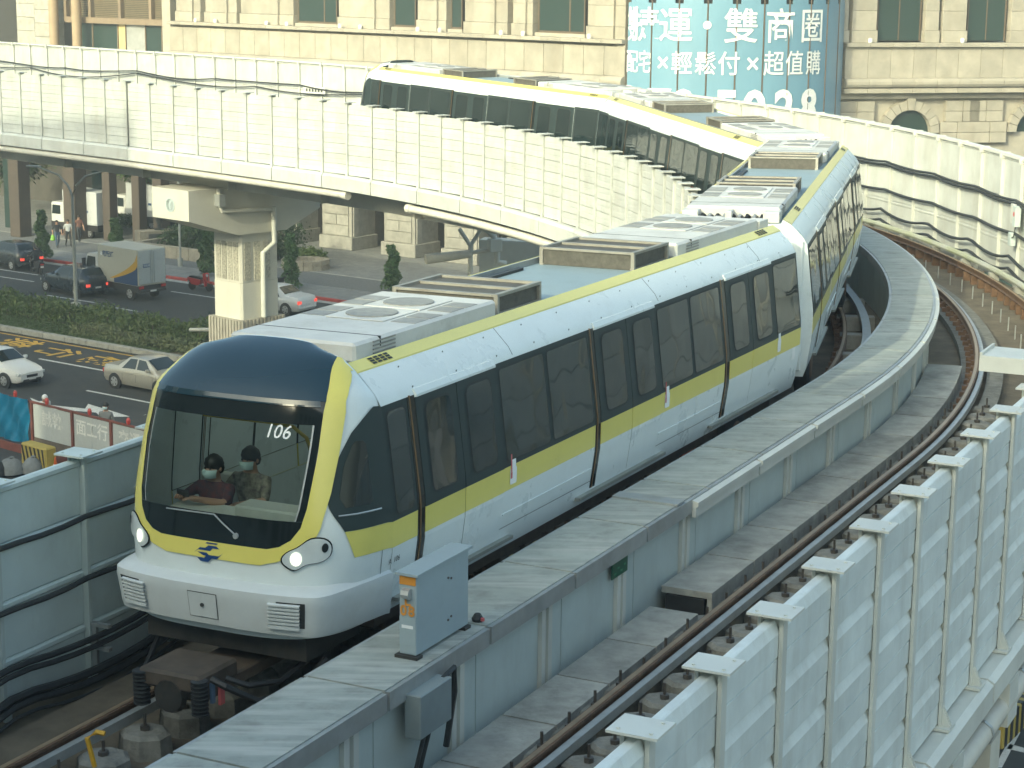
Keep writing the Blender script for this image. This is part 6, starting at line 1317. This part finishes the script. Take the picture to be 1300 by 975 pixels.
# ================================================================ people
SKIN = mat('skin', (.42, .25, .17), .6, var=.05); HAIR = mat('black_hair', (.012, .011, .010), .5, var=.1); MASK = mat('face_mask', (.55, .68, .68), .7, var=.03)
def person(label, loc, rz, joints, top, bottom, shoe=None, skin=SKIN, hair=HAIR, mask=True, bald=False, group=None, scale=1.0, long_sleeve=False):
    """local: facing -y; joints override the standing pose"""
    J = dict(pel=(0, 0, .96), spi=(0, 0, 1.15), che=(0, 0, 1.34), nec=(0, .01, 1.47), hea=(0, -.01, 1.58), hea2=(0, -.02, 1.66),
             shL=(-.19, 0, 1.40), elL=(-.25, .03, 1.12), wrL=(-.25, -.08, .88), shR=(.19, 0, 1.40), elR=(.25, .03, 1.12), wrR=(.25, -.08, .88),
             hiL=(-.10, 0, .90), knL=(-.11, -.02, .50), anL=(-.11, .02, .09), toL=(-.12, -.15, .03), hiR=(.10, 0, .90), knR=(.11, -.02, .50), anR=(.11, .02, .09), toR=(.12, -.15, .03))
    J.update(joints); rad = dict(pel=.15, spi=.14, che=.155, nec=.055, hea=.09, hea2=.085, shL=.07, shR=.07, elL=.048, elR=.048, wrL=.032, wrR=.032, hiL=.095, hiR=.095, knL=.062, knR=.062, anL=.042, anR=.042, toL=.036, toR=.036)
    E_ = [('pel', 'spi', 't'), ('spi', 'che', 't'), ('che', 'nec', 't'), ('nec', 'hea', 's'), ('hea', 'hea2', 's'), ('che', 'shL', 't'), ('shL', 'elL', 't'), ('elL', 'wrL', 't' if long_sleeve else 's'), ('che', 'shR', 't'), ('shR', 'elR', 't'), ('elR', 'wrR', 't' if long_sleeve else 's'),
          ('pel', 'hiL', 'b'), ('hiL', 'knL', 'b'), ('knL', 'anL', 'b'), ('anL', 'toL', 'f'), ('pel', 'hiR', 'b'), ('hiR', 'knR', 'b'), ('knR', 'anR', 'b'), ('anR', 'toR', 'f')]
    for S_ in 'LR':      # palms and fingers
        w_, e_ = Vector(J['wr' + S_]), Vector(J['el' + S_]); d = (w_ - e_).normalized(); sd_ = d.cross(Vector((0, 0, 1))); sd_ = (sd_ if sd_.length > .1 else Vector((1, 0, 0))).normalized(); cu = d.cross(sd_).normalized()
        J['pa' + S_] = tuple(w_ + d * .07); rad['pa' + S_] = .034; E_.append(('wr' + S_, 'pa' + S_, 's'))
        for k, (o_, l_) in enumerate(((-.028, .07), (-.01, .08), (.01, .078), (.028, .06))):
            nm = f'f{k}{S_}'; b_ = w_ + d * .10 + sd_ * o_; J[nm] = tuple(b_); rad[nm] = .010; E_.append(('pa' + S_, nm, 's')); J[nm + 'e'] = tuple(b_ + d * l_ * .8 + cu * l_ * .5); rad[nm + 'e'] = .008; E_.append((nm, nm + 'e', 's'))
        J['th' + S_] = tuple(w_ + d * .06 + sd_ * .055 + cu * .03); rad['th' + S_] = .010; E_.append(('pa' + S_, 'th' + S_, 's'))
    names = list(J); ix = {n: i for i, n in enumerate(names)}
    me = bpy.data.meshes.new('person'); me.from_pydata([J[n] for n in names], [(ix[a], ix[b]) for a, b, _ in E_], [])
    o = bpy.data.objects.new('person', me)
    o.modifiers.new('skin', 'SKIN'); 
    for i, n in enumerate(names):
        sv = me.skin_vertices[0].data[i]; sv.radius = (rad[n], rad[n] * (.78 if n in ('pel', 'spi', 'che') else 1)); sv.use_root = (n == 'pel')
    o.modifiers.new('sub', 'SUBSURF').levels = 2
    m2 = bake(o); bpy.data.objects.remove(o)
    m2.materials.clear(); mats_ = {'t': 0, 'b': 1, 's': 2, 'f': 3}
    for m_ in (top, bottom, skin, shoe or BLKP): m2.materials.append(m_)
    segs = [(np.array(J[a]), np.array(J[b]), mats_[k]) for a, b, k in E_]
    for p in m2.polygons:
        c_ = np.array(p.center); bd = 9; bi = 0
        for a, b, k in segs:
            ab = b - a; t = min(1, max(0, float((c_ - a) @ ab / (ab @ ab)))); dd = np.linalg.norm(c_ - a - ab * t)
            if dd < bd: bd, bi = dd, k
        p.material_index = bi; p.use_smooth = True
    t = thing('person', label, 'person', loc, rz, group); t.scale = (scale,) * 3
    link('body', m2, t); hx_, hy_, hz_ = (Vector(J['hea']) + Vector(J['hea2'])) / 2
    if not bald:
        hm = MB(); 
        for (dx, dy, dz, r_) in ((0, .025, .04, .105), (0, .05, -.01, .095)): hm.lathe((hx_ + dx, hy_ + dy, hz_ + dz), [(r_ * .3, -r_ * .8), (r_ * .85, -r_ * .5), (r_, 0), (r_ * .85, r_ * .5), (r_ * .4, r_ * .88), (.01, r_)], 12)
        hm.build('hair', hair, t, smooth=True)
    for sx in (1, -1):
        MB().lathe((hx_ + sx * .033, hy_ - .088, hz_ + .012), [(.004, -.006), (.012, 0), (.004, .006)], 8, 'y').build('eye', BLKP, t)
        MB().lathe((hx_ + sx * .093, hy_ + .01, hz_ - .01), [(.01, -.01), (.025, 0), (.01, .01)], 8, 'x').build('ear', skin, t)
    MB().prism([(hy_ - .085, hz_ + .01), (hy_ - .115, hz_ - .025), (hy_ - .085, hz_ - .03)], hx_ - .014, hx_ + .014, 'x').build('nose', skin, t)
    if mask:
        MB().grid([[(hx_ + .092 * math.sin(a) * w_, hy_ - .012 - .098 * math.cos(a) - e_, hz_ + z_) for a in np.linspace(-1.25, 1.25, 9)] for z_, w_, e_ in ((-.005, .95, 0), (-.03, 1.0, .016), (-.06, .95, .016), (-.095, .75, -.008))]).build('mask', MASK, t, smooth=True)
    else: MB().box(hx_ - .025, hx_ + .025, hy_ - .094, hy_ - .088, hz_ - .058, hz_ - .05).build('mouth', mat('lips', (.3, .12, .1), .5), t)
    return t
shirtD = mat('dark_navy_shirt', (.025, .03, .05), .8, var=.5, scale=14, c2=(.16, .035, .035)); shirtP = mat('patterned_pale_shirt', (.42, .38, .30), .8, c2=(.06, .05, .05), scale=16, var=.4); shirtW = mat('white_shirt', (.62, .63, .62), .8, var=.05); shirtG = mat('grey_shirt', (.17, .18, .18), .8, var=.08); shirtK = mat('black_shirt', (.03, .033, .036), .8, var=.1)
jeans = mat('blue_denim', (.06, .10, .16), .8, var=.15); dark_tr = mat('dark_trousers', (.03, .035, .04), .8, var=.1)
def on_car1(x, y, z): return Matrix.LocRotScale(car1.location, car1.rotation_euler, None) @ Vector((x, y, z))
p_ = on_car1(-.64, 1.02, .97)
sit = dict(pel=(0, 0, .52), spi=(0, -.03, .72), che=(0, -.05, .92), nec=(0, -.05, 1.05), hea=(0, -.07, 1.15), hea2=(0, -.08, 1.23), shL=(-.19, -.05, .97), shR=(.19, -.05, .97),
           hiL=(-.10, -.05, .50), hiR=(.10, -.05, .50), knL=(-.12, -.38, .50), knR=(.12, -.38, .50), anL=(-.12, -.36, .10), anR=(.12, -.36, .10), toL=(-.12, -.42, .05), toR=(.12, -.42, .05))
pose1 = dict(sit, elL=(-.27, -.25, .88), wrL=(-.15, -.44, .96), elR=(.27, -.25, .88), wrR=(.08, -.44, .95))
p1_ = person('seated passenger in dark red-blue shirt and mask holding a phone behind the windscreen', p_, car1.rotation_euler.z, pose1, shirtD, dark_tr)
p1_.location.z -= .0
ph = on_car1(-.68, .50, .97 + 1.02); phn = thing('phone', 'small dark phone held by the front passenger', 'phone', ph, car1.rotation_euler.z); MB().box(-.075, .075, -.006, .006, -.035, .035, .004).build('case', BLKP, phn); MB().box(-.068, .068, .0061, .0065, -.03, .03).build('screen', mat('phone_screen', (.03, .06, .06), .1), phn)
p_ = on_car1(-.46, 1.42, .99); pose2 = dict(sit, elL=(-.27, -.2, .80), wrL=(-.18, -.40, .82), elR=(.27, -.2, .80), wrR=(.12, -.40, .80))
person('second passenger in pale patterned shirt and mask sitting behind the front one', p_, car1.rotation_euler.z, pose2, shirtP, dark_tr)
def face_rz(d): return math.atan2(d[0], -d[1])      # local -y towards d
walk1 = dict(knL=(-.11, -.16, .52), anL=(-.11, -.22, .10), toL=(-.12, -.38, .05), knR=(.11, -.02, .50), anR=(.11, .26, .13), toR=(.12, .12, .03), elL=(-.26, .10, 1.14), wrL=(-.26, .05, .90), elR=(.26, -.05, 1.13), wrR=(.26, -.20, .92))
walk2 = dict(walk1, knL=(-.11, -.02, .5), anL=(-.11, .2, .13), toL=(-.12, .06, .03), knR=(.11, -.12, .52), anR=(.11, -.18, .10), toR=(.12, -.33, .05))
gp1 = G(73, 314, .15); pp = person('pedestrian in dark top and blue shorts carrying a green bag on the pavement', tuple(gp1), face_rz((.5, -.85)), walk1, shirtK, jeans, mask=False)
bag = G(69, 306, .9); bg_ = thing('shopping_bag', 'bright green shopping bag carried by the walking pedestrian', 'bag', (gp1[0] - .25, gp1[1] - .12, .60)); MB().lathe((0, 0, 0), [(.10, 0), (.15, .05), (.14, .25), (.06, .36)], 10).build('bag', mat('green_bag', (.25, .50, .06), .6), bg_, smooth=True); MB().tube([(-.05, 0, .35), (-.02, 0, .46), (.04, 0, .35)], .01, 5).build('handle', mat('green_bag', (.25, .50, .06)), bg_)
gp2 = G(87, 313, .15); person('pedestrian in white shirt and dark shorts walking behind the lamp post', tuple(gp2), face_rz((.5, -.85)), walk2, shirtW, dark_tr, mask=False)
gp3 = G(91, 311, .15); person('pedestrian partly hidden behind the white-shirted walker', (gp3[0] + .2, gp3[1] + 1.4, .15), face_rz((.5, -.85)), walk1, mat('brown_shirt', (.16, .08, .06), .8), dark_tr, mask=False)
ride = dict(sit, pel=(0, 0, .86), spi=(0, -.02, 1.05), che=(0, -.06, 1.25), nec=(0, -.08, 1.38), hea=(0, -.10, 1.49), hea2=(0, -.11, 1.57), shL=(-.19, -.06, 1.31), shR=(.19, -.06, 1.31), elL=(-.30, -.25, 1.12), wrL=(-.30, -.40, 1.06), elR=(.30, -.25, 1.12), wrR=(.30, -.40, 1.06), hiL=(-.11, -.05, .84), hiR=(.11, -.05, .84), knL=(-.17, -.42, .74), knR=(.17, -.42, .74), anL=(-.14, -.36, .36), anR=(.14, -.36, .36), toL=(-.14, -.5, .34), toR=(.14, -.5, .34))
rz_ = AZ + math.pi - .3; person('rider in black on the dark scooter at far left', (gc[0], gc[1] + .3, .008), rz_ + math.pi, ride, shirtK, dark_tr, mask=False, hair=BLKP, long_sleeve=True)
f1 = G(134, 513, 1.92)
person('masked pedestrian in grey shirt standing behind the construction fence', (f1[0], f1[1], .004), face_rz((-.2, -1)), dict(hea=(0, -.01, 1.60), hea2=(0, -.02, 1.68)), shirtG, dark_tr, scale=1.28 if False else 1.12)
f2 = G(54, 502, 1.78)
person('worker in white cap bending behind the construction fence', (f2[0], f2[1], .004), face_rz((.6, -.8)), dict(che=(0, -.1, 1.28), nec=(0, -.16, 1.40), hea=(0, -.2, 1.48), hea2=(0, -.22, 1.56), shL=(-.19, -.1, 1.34), shR=(.19, -.1, 1.34)), shirtW, dark_tr, hair=mat('white_cap', (.7, .7, .68), .7), mask=False, scale=1.12)

# ================================================================ hazy air
hz = MB().box(-260, 260, -90, 420, -1, 47).build('haze', bpy.data.materials.new('haze_air')); tag(hz, 'thin pale haze hanging over the street and guideway', 'haze', kind='stuff')
hm_ = hz.data.materials[0]; hm_.use_nodes = True; t_ = hm_.node_tree; t_.nodes.remove(t_.nodes['Principled BSDF'])
pv = t_.nodes.new('ShaderNodeVolumePrincipled'); pv.inputs['Color'].default_value = (.90, .97, .95, 1); pv.inputs['Density'].default_value = .0012; pv.inputs['Anisotropy'].default_value = .2
t_.links.new(pv.outputs[0], t_.nodes['Material Output'].inputs['Volume'])
scene.collection.children.link(col)
